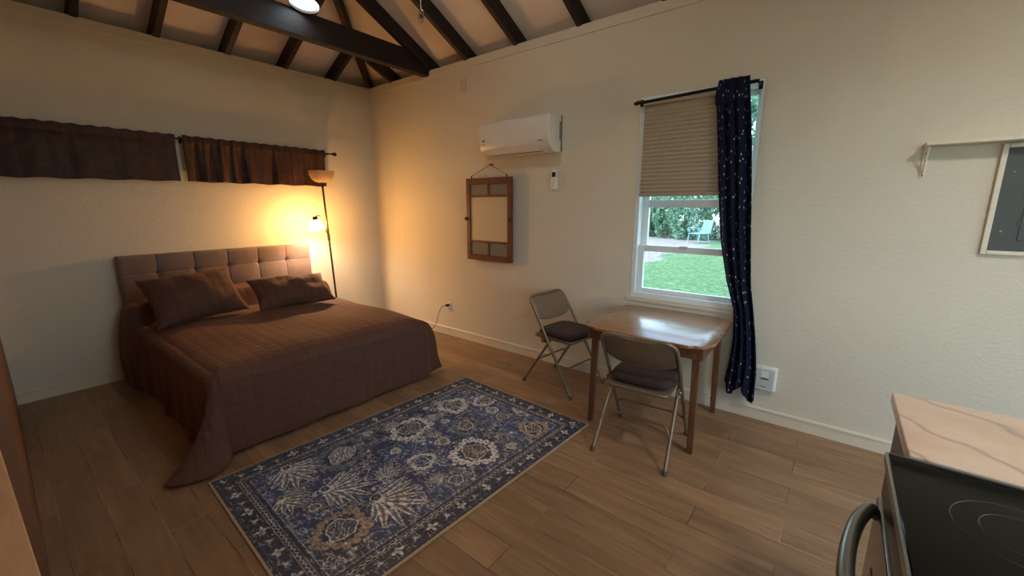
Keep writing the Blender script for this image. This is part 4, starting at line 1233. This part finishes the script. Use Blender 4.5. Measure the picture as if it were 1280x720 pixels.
    def palmette(cx_, cy_, rot, ln, wd, ca, cb):
        # a fan of pointed leaves springing from one end
        sl = local(cx_, cy_, ln * 1.35)
        x, y = U[sl] - cx_, V_[sl] - cy_
        c_, s__ = math.cos(rot), math.sin(rot); x, y = x * c_ + y * s__, -x * s__ + y * c_
        bx_ = x + ln * 0.75
        R_ = np.hypot(bx_, y)
        halo = np.zeros_like(x)
        leaves = []
        for q_ in (-1.25, -0.95, -0.62, -0.3, 0.0, 0.3, 0.62, 0.95, 1.25):
            ll = ln * (1.65 - 0.55 * abs(q_)) * (1 + 0.1 * math.sin(q_ * 17 + cx_ * 40))
            cq, sq = math.cos(q_ * 0.95), math.sin(q_ * 0.95)
            lx, ly = bx_ * cq + y * sq, -bx_ * sq + y * cq
            ly = ly + 0.010 * np.sin(lx / ln * 3.0) * np.sign(q_ + 1e-6)
            tt = np.clip(lx / ll, 0, 1)
            w = wd * 0.215 * np.sqrt(np.clip(np.sin(PI * tt ** 0.8), 0, 1)) * ((lx > 0) & (lx < ll))
            leaves.append((np.abs(ly), w, lx, ll))
        for ay_, w, lx, ll in leaves: putl(sl, ((ay_ < w + 0.006) & (w > 0)).astype(float), deep, 0.9)
        for k_, (ay_, w, lx, ll) in enumerate(leaves):
            putl(sl, ((ay_ < w) & (w > 0)).astype(float), ca, 0.95)
            putl(sl, ((ay_ < w * 0.52) & (w > 0.004)).astype(float), cb if k_ % 2 else grey, 0.9)
            putl(sl, ((ay_ < 0.0022) & (w > 0.003)).astype(float), char, 0.9)
            putl(sl, ((ay_ < w) & (w > 0) & (((lx / (ll * 0.21)) % 1) < 0.16)).astype(float), char, 0.6)
        putl(sl, np.clip((ln * 0.16 - R_) / 0.003, 0, 1), char, 0.95); putl(sl, band(R_ - ln * 0.15, 0.003), ivory, 0.9); putl(sl, np.clip((ln * 0.06 - R_) / 0.003, 0, 1), taupe, 0.95)
    lst = [  # (across, along, ...) across measured from the bed-side edge
        ('r', 0.33, 1.50, 0.3, 0.105, 16, ivory, grey), ('r', 0.90, 1.18, 0.4, 0.135, 18, ivory, taupe), ('p', 0.62, 0.50, 0.9, 0.17, 0.095, ivory, grey),
        ('p', 0.93, 0.62, 0.55, 0.19, 0.11, ivory, taupe), ('r', 0.62, 1.36, 0.8, 0.085, 12, grey, taupe, 1.35), ('r', 1.00, 1.64, 0.2, 0.095, 14, tan, taupe),
        ('r', 0.36, 1.08, 0.2, 0.115, 16, ivory, grey, 1.25), ('r', 0.30, 0.62, 0.6, 0.12, 14, grey, ivory, 1.3), ('p', 0.30, 0.36, 0.2, 0.16, 0.10, ivory, grey),
        ('r', 0.73, 0.90, 0.0, 0.075, 12, ivory, blue), ('r', 0.52, 0.86, 0.0, 0.055, 10, blue, ivory), ('r', 0.73, 1.62, 0.3, 0.08, 12, grey, taupe),
        ('r', 0.45, 1.72, 0.1, 0.075, 12, ivory, taupe, 1.3), ('r', 0.88, 0.32, 0.1, 0.12, 16, tan, grey), ('p', 0.52, 0.24, 0.3, 0.11, 0.07, ivory, taupe),
        ('r', 0.24, 1.72, 0, 0.05, 10, blue, grey), ('r', 0.66, 1.12, 0, 0.045, 10, ivory, taupe), ('r', 0.47, 1.30, 0, 0.05, 10, blue, ivory), ('r', 1.02, 0.92, 0, 0.07, 12, grey, blue),
        ('p', 0.66, 0.72, 2.2, 0.10, 0.05, ivory, grey), ('r', 1.03, 1.38, 0, 0.06, 10, grey, ivory), ('r', 0.20, 0.85, 0, 0.05, 10, grey, ivory), ('r', 0.75, 1.78, 0, 0.045, 10, ivory, taupe)]
    for it in lst:
        if it[0] == 'r': rosette(*it[1:])
        else: palmette(*it[1:])
    for _ in range(34):
        a_, b_2 = r_.uniform(0.2, RWd - 0.2), r_.uniform(0.2, RLn - 0.2)
        if min(math.hypot(a_ - it[1], b_2 - it[2]) - it[4] for it in lst) < 0.02: continue
        if r_.random() < 0.6: rosette(a_, b_2, r_.uniform(0, 3), r_.uniform(0.028, 0.05), int(r_.choice([8, 10, 12])), (ivory, grey, blue)[r_.integers(0, 3)], (taupe, grey, ivory)[r_.integers(0, 3)])
        else: palmette(a_, b_2, r_.uniform(0, 6), r_.uniform(0.045, 0.075), r_.uniform(0.035, 0.05), ivory, grey)
    # crosses
    for _ in range(60):
        cx_, cy_ = r_.uniform(0.2, RWd - 0.2), r_.uniform(0.2, RLn - 0.2); s__ = 0.009
        sl = local(cx_, cy_, s__)
        x, y = np.abs(U[sl] - cx_), np.abs(V_[sl] - cy_)
        putl(sl, ((np.minimum(x, y) < 0.0025) & (np.maximum(x, y) < s__)).astype(float), ivory, 0.8)
    # borders
    e = np.minimum(np.minimum(U, RWd - U), np.minimum(V_, RLn - V_))
    along = np.where(np.minimum(U, RWd - U) < np.minimum(V_, RLn - V_), V_, U)
    bmask = np.clip((0.150 - e) / 0.001, 0, 1)
    put(bmask, char, 1.0)
    put(bmask * np.clip((n2 - 0.4) * 2, 0, 1), deep, 0.7)
    # main border flowers
    pd = 0.094; ax_ = (along % pd) - pd / 2; ey = e - 0.066
    rr_ = np.hypot(ax_, ey); th = np.arctan2(ey, ax_)
    odd = ((along // pd) % 2) == 0
    fl = 0.021 * (1 + 0.45 * np.cos(4 * th) + 0.25 * np.cos(3 * th + along * 40))
    put(np.clip((fl - rr_) / 0.002, 0, 1) * odd, ivory, 0.85); put(np.clip((fl * 0.45 - rr_) / 0.002, 0, 1) * odd, taupe, 0.9)
    fl2 = 0.020 * (1 + 0.45 * np.cos(3 * th + 1) + 0.2 * np.cos(5 * th))
    put(np.clip((fl2 - rr_) / 0.002, 0, 1) * (~odd), grey, 0.8); put(np.clip((fl2 * 0.5 - rr_) / 0.002, 0, 1) * (~odd), ivory, 0.8)
    put(band(e - 0.066 - 0.022 * np.sin(along * 2 * PI / (pd * 2)), 0.002) * bmask * (rr_ > 0.03), grey, 0.6)
    put(band(e - 0.028, 0.002) * (bmask > 0), grey, 0.5)
    zig = np.abs(((along / 0.03) % 1) - 0.5)
    put(band(e - 0.118, 0.009), deep, 0.9)
    put(band(e - 0.118 - (zig - 0.25) * 0.022, 0.0028), ivory, 0.85)
    put(band(e - 0.104, 0.0015) + band(e - 0.132, 0.0015), ivory, 0.5)
    put(band(e - 0.146, 0.005), deep, 1.0)
    put(band(e - 0.158, 0.0022), ivory, 0.4)
    # worn patches: the print thins towards pale taupe, in fine cross-hatched flecks
    n5 = vnoise(150, 60, 8); n6 = vnoise(55, 170, 9)
    worn = np.clip((n4 * 0.6 + n1 * 0.35 + (1 - V_ / RLn) * 0.45 - 0.52) * 2.4, 0, 1)
    put(worn * np.clip((n5 * 0.5 + n6 * 0.5 - 0.35) * 3, 0, 1), grey * 0.8 + taupe * 0.1, 0.35)
    put(np.clip((n6 - 0.60) * 4, 0, 1), deep, 0.50)
    put(np.clip((n5 - 0.66) * 4, 0, 1), deep, 0.45)
    put(np.clip((0.30 - n5) * 4, 0, 1), grey, 0.45)
    put(np.clip((0.27 - n6) * 5, 0, 1), ivory, 0.35)
    # selvedge
    put(np.clip((0.009 - e) / 0.001, 0, 1), tan, 1.0)
    return U, V_, C, n3
def rug_mat():
    t = NT('printed_low_pile_rug'); b = t.bsdf(None, 0.6)
    b.inputs['Sheen Weight'].default_value = 0.08
    a = t.n('ShaderNodeAttribute', attribute_name='Col')
    n = t.noise(t.coords(), 420, 3, 0.6)
    r = t.ramp(n, 'Fac', [(0.3, (0.86, 0.86, 0.86, 1)), (0.7, (1.1, 1.1, 1.1, 1))])
    m = t.mix(a, 'Color', r, 0, 1.0, mode='MULTIPLY')
    t.l(m, 2, b, 'Base Color'); t.bump(n, 'Fac', 0.4, 0.002)
    return t.m
U, V_, C, n3 = rug_colours(390, 596)
rug = empty('rug', (2.402, -0.795, 0.0), 0, 'blue and ivory floral rug with a worn oriental print at the foot of the bed', 'rug')
A = Vector((2.402, -0.795)); B = Vector((3.664, -0.848)); D = Vector((2.290, -2.722))
eu = (B - A).normalized(); ev = (D - A).normalized()
Xr = eu.x * U + ev.x * (RLn - V_); Yr = eu.y * U + ev.y * (RLn - V_)
edge = np.minimum(np.minimum(U, RWd - U), np.minimum(V_, RLn - V_))
Zr = 0.0085 + 0.0012 * np.sin(V_ * 5 + U * 3) * np.clip(edge / 0.1, 0, 1) 
grid_obj('pile', Xr, Yr, Zr, rug_mat(), rug, col=C)
def rp(a_, b_): return (eu.x * a_ + ev.x * b_, eu.y * a_ + ev.y * b_, 0.0048)
bm = bmesh.new()
loop = [rp(0, 0), rp(RWd, 0), rp(RWd, RLn), rp(0, RLn), rp(0, 0)]
for p_, q_ in zip(loop[:-1], loop[1:]):
    tube(bm, [p_, q_], 0.0045, 8)
finish('binding', bm, plain('tan_rug_binding', (176, 152, 122), 0.9), rug, 60)
bm = bmesh.new()
vs = [bm.verts.new((p[0], p[1], 0.0015)) for p in (rp(0.004, 0.004), rp(RWd - 0.004, 0.004), rp(RWd - 0.004, RLn - 0.004), rp(0.004, RLn - 0.004))]
f = bm.faces.new(vs); r = bmesh.ops.extrude_face_region(bm, geom=[f])
for g_ in r['geom']:
    if isinstance(g_, bmesh.types.BMVert): g_.co.z += 0.0045
finish('backing', bm, plain('grey_rug_backing', (96, 90, 86), 0.95), rug)

# ------------------------------------------------------------------ kitchen: counter and stove
co = empty('counter', (5.10, -1.92, 0), 0, 'dark red-brown base cabinet with a pale marble worktop next to the stove', 'kitchen counter')
bm = bmesh.new(); box(bm, (0.004, 0.0, 0.10), (0.60, 0.305, 0.873), 0.002); finish('cabinet', bm, M['cabinet'], co)
bm = bmesh.new(); box(bm, (0.07, 0.0, 0.0), (0.60, 0.30, 0.0995)); finish('plinth', bm, M['cabinet'], co)
bm = bmesh.new(); box(bm, (0.0, -0.002, 0.8735), (0.66, 0.456, 0.910), 0.004, 3); finish('worktop', bm, M['marble'], co, 40)['label'] = 'pale marble worktop with grey veins'

st = empty('stove', (5.055, -2.70, 0), 0, 'black glass-topped stove with a curved steel oven handle in the near corner', 'stove')
SW = 0.755
bm = bmesh.new(); box(bm, (0.03, 0.0, 0.06), (0.64, SW, 0.885), 0.006); finish('body', bm, M['darksteel'], st)
bm = bmesh.new(); box(bm, (-0.002, 0.004, 0.20), (0.0295, SW - 0.004, 0.79), 0.006, 3); od = finish('oven_door', bm, M['steel'], st, 40)
bm = bmesh.new(); box(bm, (-0.004, 0.12, 0.32), (-0.0025, SW - 0.12, 0.66), 0.0006, 1); finish('oven_window', bm, M['cooktop'], od)
bm = bmesh.new(); box(bm, (0.0, 0.004, 0.065), (0.0295, SW - 0.004, 0.195), 0.006, 3); finish('drawer', bm, M['steel'], st, 40)
bm = bmesh.new(); box(bm, (0.004, 0.002, 0.795), (0.0295, SW - 0.002, 0.883), 0.006, 3); finish('front_strip', bm, M['darksteel'], st, 40)
hp = [(-0.004, SW - 0.055, 0.765), (-0.020, SW - 0.075, 0.785), (-0.046, SW - 0.16, 0.793), (-0.064, SW - 0.27, 0.796), (-0.070, SW / 2, 0.797), (-0.064, 0.27, 0.796), (-0.046, 0.16, 0.793), (-0.020, 0.075, 0.785), (-0.004, 0.055, 0.765)]
bm = bmesh.new()
Q = catmull(hp, 10)
tube(bm, Q, 0.0155, 16); hd = finish('handle', bm, M['steel'], od, 60)
bm = bmesh.new(); box(bm, (0.004, 0.0, 0.8905), (0.645, SW, 0.910), 0.003); finish('cooktop', bm, M['cooktop'], st)
bm = bmesh.new()
t0 = 0.006
for lo, hi in (((-0.002, -0.002, 0.886), (0.0035, SW + 0.003, 0.9125)), ((0.004, SW + 0.0003, 0.886), (0.645, SW + 0.004, 0.9125)), ((0.004, -0.004, 0.886), (0.645, -0.0003, 0.9125))): box(bm, lo, hi, 0.001, 1)
finish('steel_trim', bm, M['steel'], st)
for (px, py, rr_) in ((0.19, 0.55, 0.105), (0.19, 0.20, 0.085), (0.47, 0.55, 0.085), (0.47, 0.20, 0.105)):
    for q_ in (rr_, rr_ * 0.62):
        bm = bmesh.new()
        pts = [(px + q_ * math.cos(a_), py + q_ * math.sin(a_), 0.9101) for a_ in np.linspace(0, 2 * PI, 60)]
        tube(bm, pts, 0.0009, 6, False); finish('burner_ring', bm, M['ring'], st)
bm = bmesh.new(); box(bm, (0.58, 0.0, 0.9135), (0.645, SW, 1.06), 0.01, 3); finish('control_panel', bm, M['darksteel'], st, 40)
for k in range(4):
    bm = bmesh.new(); lathe(bm, [(0, 0), (0.02, 0), (0.017, 0.02), (0, 0.022)], 18, Matrix.Translation((0.579, 0.12 + 0.17 * k, 0.985)) @ Matrix.Rotation(-PI / 2, 4, 'Y')); finish('knob', bm, M['darkplastic'], st, 40)

# ------------------------------------------------------------------ low cabinet in the niche by the camera
CAB_A, CAB_B = Vector((2.657, -3.381)), Vector((3.684, -3.330))
dirn = (CAB_B - CAB_A).normalized(); ang = math.atan2(dirn.y, dirn.x)
sc_ = empty('side_cabinet', (2.60, -3.3725, 0), ang, 'low tan wooden cabinet top, only its edge showing at the lower left corner', 'cabinet')
bm = bmesh.new(); box(bm, (0.0, -0.40, 0.725), (1.64, 0.0, 0.75), 0.003); finish('top', bm, M['console'], sc_)
bm = bmesh.new(); box(bm, (0.012, -0.39, 0.05), (1.628, -0.02, 0.7245), 0.003); finish('body', bm, M['console'], sc_)
for k in range(3):
    bm = bmesh.new(); box(bm, (0.03 + 0.515 * k, -0.0195, 0.09), (0.53 + 0.515 * k, -0.004, 0.70), 0.003); d_ = finish('door', bm, M['console'], sc_)
    bm = bmesh.new(); ball(bm, (0.49 + 0.515 * k, 0.002, 0.42), 0.008, (1, 1, 1), 10, 8); finish('knob', bm, M['blackmetal'], d_, 180)
for a_ in (0.05, 1.58):
    for b_ in (-0.36, -0.06):
        bm = bmesh.new(); box(bm, (a_ - 0.02, b_ - 0.02, 0.0), (a_ + 0.02, b_ + 0.02, 0.0495), 0.003); finish('leg', bm, M['console'], sc_)

# ------------------------------------------------------------------ lights on the ceiling: the spotlight, then an added globe and pendant
sp = empty('ceiling_spotlight', (1.278, -1.405, 3.125), 0, 'round dark spotlight can with a lit white face, fixed to the tie beam', 'spotlight')
Ms = Matrix.Rotation(R(-10), 4, 'X') @ Matrix.Rotation(R(-7), 4, 'Y')
bm = bmesh.new(); lathe(bm, [(0.110, 0.0), (0.116, 0.0), (0.116, 0.15), (0.10, 0.175), (0, 0.18)], 40, Ms); lathe(bm, [(0.110, 0.0), (0.108, 0.03), (0.0, 0.03)], 40, Ms); finish('housing', bm, M['lampmetal'], sp, 40)
bm = bmesh.new(); lathe(bm, [(0, 0.022), (0.107, 0.022), (0.107, 0.027), (0, 0.027)], 40, Ms); finish('diffuser', bm, M['led'], sp, 40)
bm = bmesh.new(); tube(bm, [(0.0, 0.0, 0.178), (0.0, 0.0, 0.235), (-0.175, 0.0, 0.235)], 0.012, 10); box(bm, (-0.22, -0.05, 0.222), (-0.14, 0.05, 0.25), 0.003); finish('mounting_arm', bm, M['lampmetal'], sp, 40)

pc = empty('chain_fill_lamp', (3.004, MID, 2.49), 0, 'added fill lamp above the frame whose thin pull chain with a small metal ring dangles into view', 'ceiling lamp')  # chain is in view; the lit globe above is added to fill the room
bm = bmesh.new(); tube(bm, [(0, 0, 0.06), (0, 0, 0.50)], 0.0028, 8); finish('pull_chain', bm, M['trimwhite'], pc, 60)
bm = bmesh.new(); ball(bm, (0, 0, 0.645), 0.14, (1, 1, 0.9), 28, 18); finish('fill_globe', bm, M['fill_globe'], pc, 180)
bm = bmesh.new(); lathe(bm, [(0, 0.795), (0.07, 0.775), (0.075, 0.80), (0.02, 0.84), (0.012, 0.86), (0.012, RZ - RH - 2.49 - 0.006), (0, RZ - RH - 2.49 - 0.006)], 24); finish('stem', bm, M['lampmetal'], pc, 40)
bm = bmesh.new()
tube(bm, [(0.018 * math.cos(a_), 0.0, 0.030 + 0.030 * math.sin(a_)) for a_ in np.linspace(0, 2 * PI, 28)], 0.0035, 8, False); finish('ring', bm, M['steel'], pc, 60)
bm = bmesh.new(); ball(bm, (0, 0, 0.032), 0.010, (0.8, 0.8, 1.3), 10, 8); finish('bead', bm, M['framewood'], pc, 180)

kl = empty('added_kitchen_fill_light', (6.1, MID, RZ - RH - 0.85), 0, 'added unseen round pendant hanging from the ridge to light the room', 'light')  # unseen pendant, added only to light the room
bm = bmesh.new(); lathe(bm, [(0, 0), (0.20, 0), (0.20, 0.004), (0, 0.004)], 40); finish('diffuser', bm, M['kitchenfill'], kl, 40)
bm = bmesh.new(); lathe(bm, [(0.205, -0.002), (0.21, 0.0), (0.21, 0.05), (0.05, 0.06), (0, 0.06)], 40); finish('housing', bm, M['plastic'], kl, 40)
bm = bmesh.new(); tube(bm, [(0, 0, 0.06), (0, 0, 0.845)], 0.008, 10); finish('stem', bm, M['plastic'], kl, 60)

# ------------------------------------------------------------------ garden beyond the window
bm = bmesh.new()
t = bmesh.new(); bmesh.ops.create_grid(t, x_segments=60, y_segments=60, size=45)
for v in t.verts: v.co.z = -0.15 + 0.02 * math.sin(v.co.x * 1.1) * math.sin(v.co.y * 0.9)
merge(bm, t, Matrix.Translation((0, 0, 0)))
lw = struct(finish('lawn', bm, M['lawn'], None, 180))
S('bounce_ground', [((XE + 0.3, -9, -0.12), (16, 6, -0.08)), ((0, -12, -0.12), (XE + 0.3, WALL_C - 0.7, -0.08))], plain('grey_bounce_ground', (168, 162, 152), 0.9))  # unseen pale ground, added to keep the lawn's green bounce out of the room
S('bounce_ground', [((XE + 0.3, -9, -0.12), (16, 6, -0.08)), ((0, -12, -0.12), (XE + 0.3, WALL_C - 0.7, -0.08))], plain('grey_bounce_ground', (168, 162, 152), 0.9))  # second copy of the added pale bounce ground
def foliage(name, blobs, per, size, seed):
    r_ = np.random.default_rng(seed)
    vs = []; 
    for (cx_, cy_, cz_, rx, ry, rz, k) in blobs:
        n = int(per * k)
        d = r_.normal(size=(n, 3)); d /= np.linalg.norm(d, axis=1)[:, None]
        rad = r_.uniform(0.55, 1.0, n) ** 0.5 * (1 + 0.18 * np.sin(d[:, 0] * 7 + d[:, 2] * 5))
        P = np.array([cx_, cy_, cz_]) + d * rad[:, None] * np.array([rx, ry, rz])
        P = P[P[:, 2] > -0.12]
        n = len(P)
        a_ = r_.normal(size=(n, 3)); a_ /= np.linalg.norm(a_, axis=1)[:, None]
        b_ = np.cross(a_, r_.normal(size=(n, 3))); b_ /= np.linalg.norm(b_, axis=1)[:, None]
        s__ = r_.uniform(0.6, 1.3, n)[:, None] * size
        q = np.stack([P - a_ * s__, P - b_ * s__ * 0.45, P + a_ * s__, P + b_ * s__ * 0.45], 1)
        vs.append(q.reshape(-1, 3))
    co_ = np.concatenate(vs)
    nq = len(co_) // 4
    me = bpy.data.meshes.new(name)
    me.vertices.add(len(co_)); me.vertices.foreach_set('co', co_.astype(np.float32).ravel())
    me.loops.add(nq * 4); me.loops.foreach_set('vertex_index', np.arange(nq * 4, dtype=np.int32))
    me.polygons.add(nq); me.polygons.foreach_set('loop_start', np.arange(0, nq * 4, 4, dtype=np.int32))
    me.update(calc_edges=True); me.materials.append(M['leaf'])
    o = bpy.data.objects.new(name, me); COL.objects.link(o)
    return o
blobs = []
r_ = np.random.default_rng(4)
for k in range(15):
    blobs.append((-9 + 1.15 * k + r_.uniform(-.3, .3), 19.2 + r_.uniform(-.8, 1.2), 1.0 + r_.uniform(-.2, .4), 1.1, 1.0, 1.5 + r_.uniform(-.2, .5), 1.0))
for k in range(10):
    blobs.append((-11 + 2.2 * k + r_.uniform(-.6, .6), 23.5 + r_.uniform(-1, 1), 3.6 + r_.uniform(-.4, 1.2), 2.1, 1.6, 3.0, 1.5))
for k in range(6):
    blobs.append((2.0 + 0.9 * k, 9.5 + r_.uniform(-.4, .4), 3.8 + r_.uniform(-.4, .8), 0.9, 0.8, 1.5, 0.6))
hf = foliage('garden_bush_foliage', blobs, 1700, 0.13, 9)
tag(hf, 'dense pale green bushes and trees at the far end of the garden', 'foliage', None, 'stuff')
# pale metal garden armchair
gc = empty('garden_chair', (-0.10, 16.9, -0.13), R(150), 'pale blue slatted metal garden chair with scrolled arms, out on the lawn', 'chair')
bm = bmesh.new(); 
for k in range(6): box(bm, (-0.27 + 0.092 * k, -0.01, 0.42), (-0.20 + 0.092 * k, 0.01, 0.98), 0.006)
box(bm, (-0.30, -0.02, 0.96), (0.30, 0.02, 1.02), 0.01)
t_m = bmesh.new(); 
o = finish('backrest', bm, M['gardenmetal'], gc); t_m.free()
o.matrix_local = Matrix.Translation((0, -0.30, 0.0)) @ Matrix.Rotation(R(14), 4, 'X')
bm = bmesh.new()
for k in range(6): box(bm, (-0.30, -0.26 + 0.10 * k, 0.40), (0.30, -0.18 + 0.10 * k, 0.425), 0.006)
finish('seat', bm, M['gardenmetal'], gc)
for s in (-1, 1):
    bm = bmesh.new()
    sp_ = [(s * 0.31, -0.30 + 0.0, 0.62), (s * 0.31, 0.0, 0.66), (s * 0.31, 0.28, 0.66)] + [(s * 0.31, 0.28 + 0.10 * (1 - a_ / 9) * math.sin(a_), 0.56 + 0.10 * (1 - a_ / 9) * math.cos(a_)) for a_ in np.linspace(0, 7, 22)]
    tube(bm, sp_, 0.018, 8); finish('arm', bm, M['gardenmetal'], gc, 60)
    for fy in (-0.26, 0.28):
        bm = bmesh.new(); tube(bm, [(s * 0.30, fy * 0.9, 0.42), (s * 0.32, fy * 1.15, 0.0)], 0.02, 8); finish('leg', bm, M['gardenmetal'], gc, 60)

# ------------------------------------------------------------------ daylight
wd = bpy.data.worlds.new('sky'); scn.world = wd; wd.use_nodes = True
nt = wd.node_tree; nt.nodes.clear()
bg = nt.nodes.new('ShaderNodeBackground'); ow = nt.nodes.new('ShaderNodeOutputWorld')
tc = nt.nodes.new('ShaderNodeTexCoord'); sx_ = nt.nodes.new('ShaderNodeSeparateXYZ'); rp_ = nt.nodes.new('ShaderNodeValToRGB')
nt.links.new(tc.outputs['Generated'], sx_.inputs[0]); nt.links.new(sx_.outputs['Z'], rp_.inputs[0])
rp_.color_ramp.elements[0].position = 0.0; rp_.color_ramp.elements[0].color = (0.68, 0.86, 1.0, 1)
rp_.color_ramp.elements[1].position = 0.8; rp_.color_ramp.elements[1].color = (0.42, 0.66, 1.0, 1)
nt.links.new(rp_.outputs[0], bg.inputs[0]); bg.inputs[1].default_value = 2.6
nt.links.new(bg.outputs[0], ow.inputs[0])
sd = bpy.data.lights.new('sun', 'SUN'); sd.energy = 3.0; sd.angle = R(0.6); sd.color = (1.0, 0.96, 0.88)
so = bpy.data.objects.new('sun', sd); COL.objects.link(so)
to_sun = Vector((-0.62, -0.02, 0.78)); so.rotation_euler = to_sun.to_track_quat('Z', 'Y').to_euler(); so.location = (0, 0, 12)
def portal(name, loc, rot, w, h):
    d = bpy.data.lights.new(name, 'AREA'); d.shape = 'RECTANGLE'; d.size = w; d.size_y = h
    d.cycles.is_portal = True
    o = bpy.data.objects.new(name, d); COL.objects.link(o); o.location = loc; o.rotation_euler = rot
portal('window_portal', ((WX0 + WX1) / 2, 0.27, (WZ0 + WZ1) / 2), (-PI / 2, 0, 0), WX1 - WX0, WZ1 - WZ0)
portal('added_window_portal', ((KX0 + KX1) / 2, WALL_C - 0.27, (KZ0 + KZ1) / 2), (PI / 2, 0, 0), KX1 - KX0, KZ1 - KZ0)
portal('added_door_portal', (XE + 0.27, (DY0 + DY1) / 2, DZ1 / 2), (0, PI / 2, 0), DZ1, DY1 - DY0)

# ------------------------------------------------------------------ camera
cam = bpy.data.cameras.new('camera'); co_ = bpy.data.objects.new('camera', cam); COL.objects.link(co_)
fwd = Vector((math.cos(YAW) * math.cos(PITCH), math.sin(YAW) * math.cos(PITCH), -math.sin(PITCH)))
right = fwd.cross(Vector((0, 0, 1))).normalized(); up = right.cross(fwd)
c_, s__ = math.cos(ROLL), math.sin(ROLL)
r2 = right * c_ + up * s__; u2 = -right * s__ + up * c_
Mc = Matrix((r2, u2, -fwd)).transposed().to_4x4(); Mc.translation = CAM
co_.matrix_world = Mc
cam.sensor_fit = 'HORIZONTAL'; cam.sensor_width = 36.0; cam.lens = 36.0 * FPX / 1280.0
cam.clip_start = 0.005; cam.clip_end = 200
scn.camera = co_
vs = scn.view_settings
scn.display_settings.display_device = 'sRGB'
vs.view_transform = 'Standard'; vs.look = 'None'; vs.exposure = 1.22; vs.gamma = 1.0; vs.use_curve_mapping = False
cy = scn.cycles
cy.use_denoising = True; cy.max_bounces = 10; cy.diffuse_bounces = 6; cy.transparent_max_bounces = 12; cy.sample_clamp_indirect = 8.0
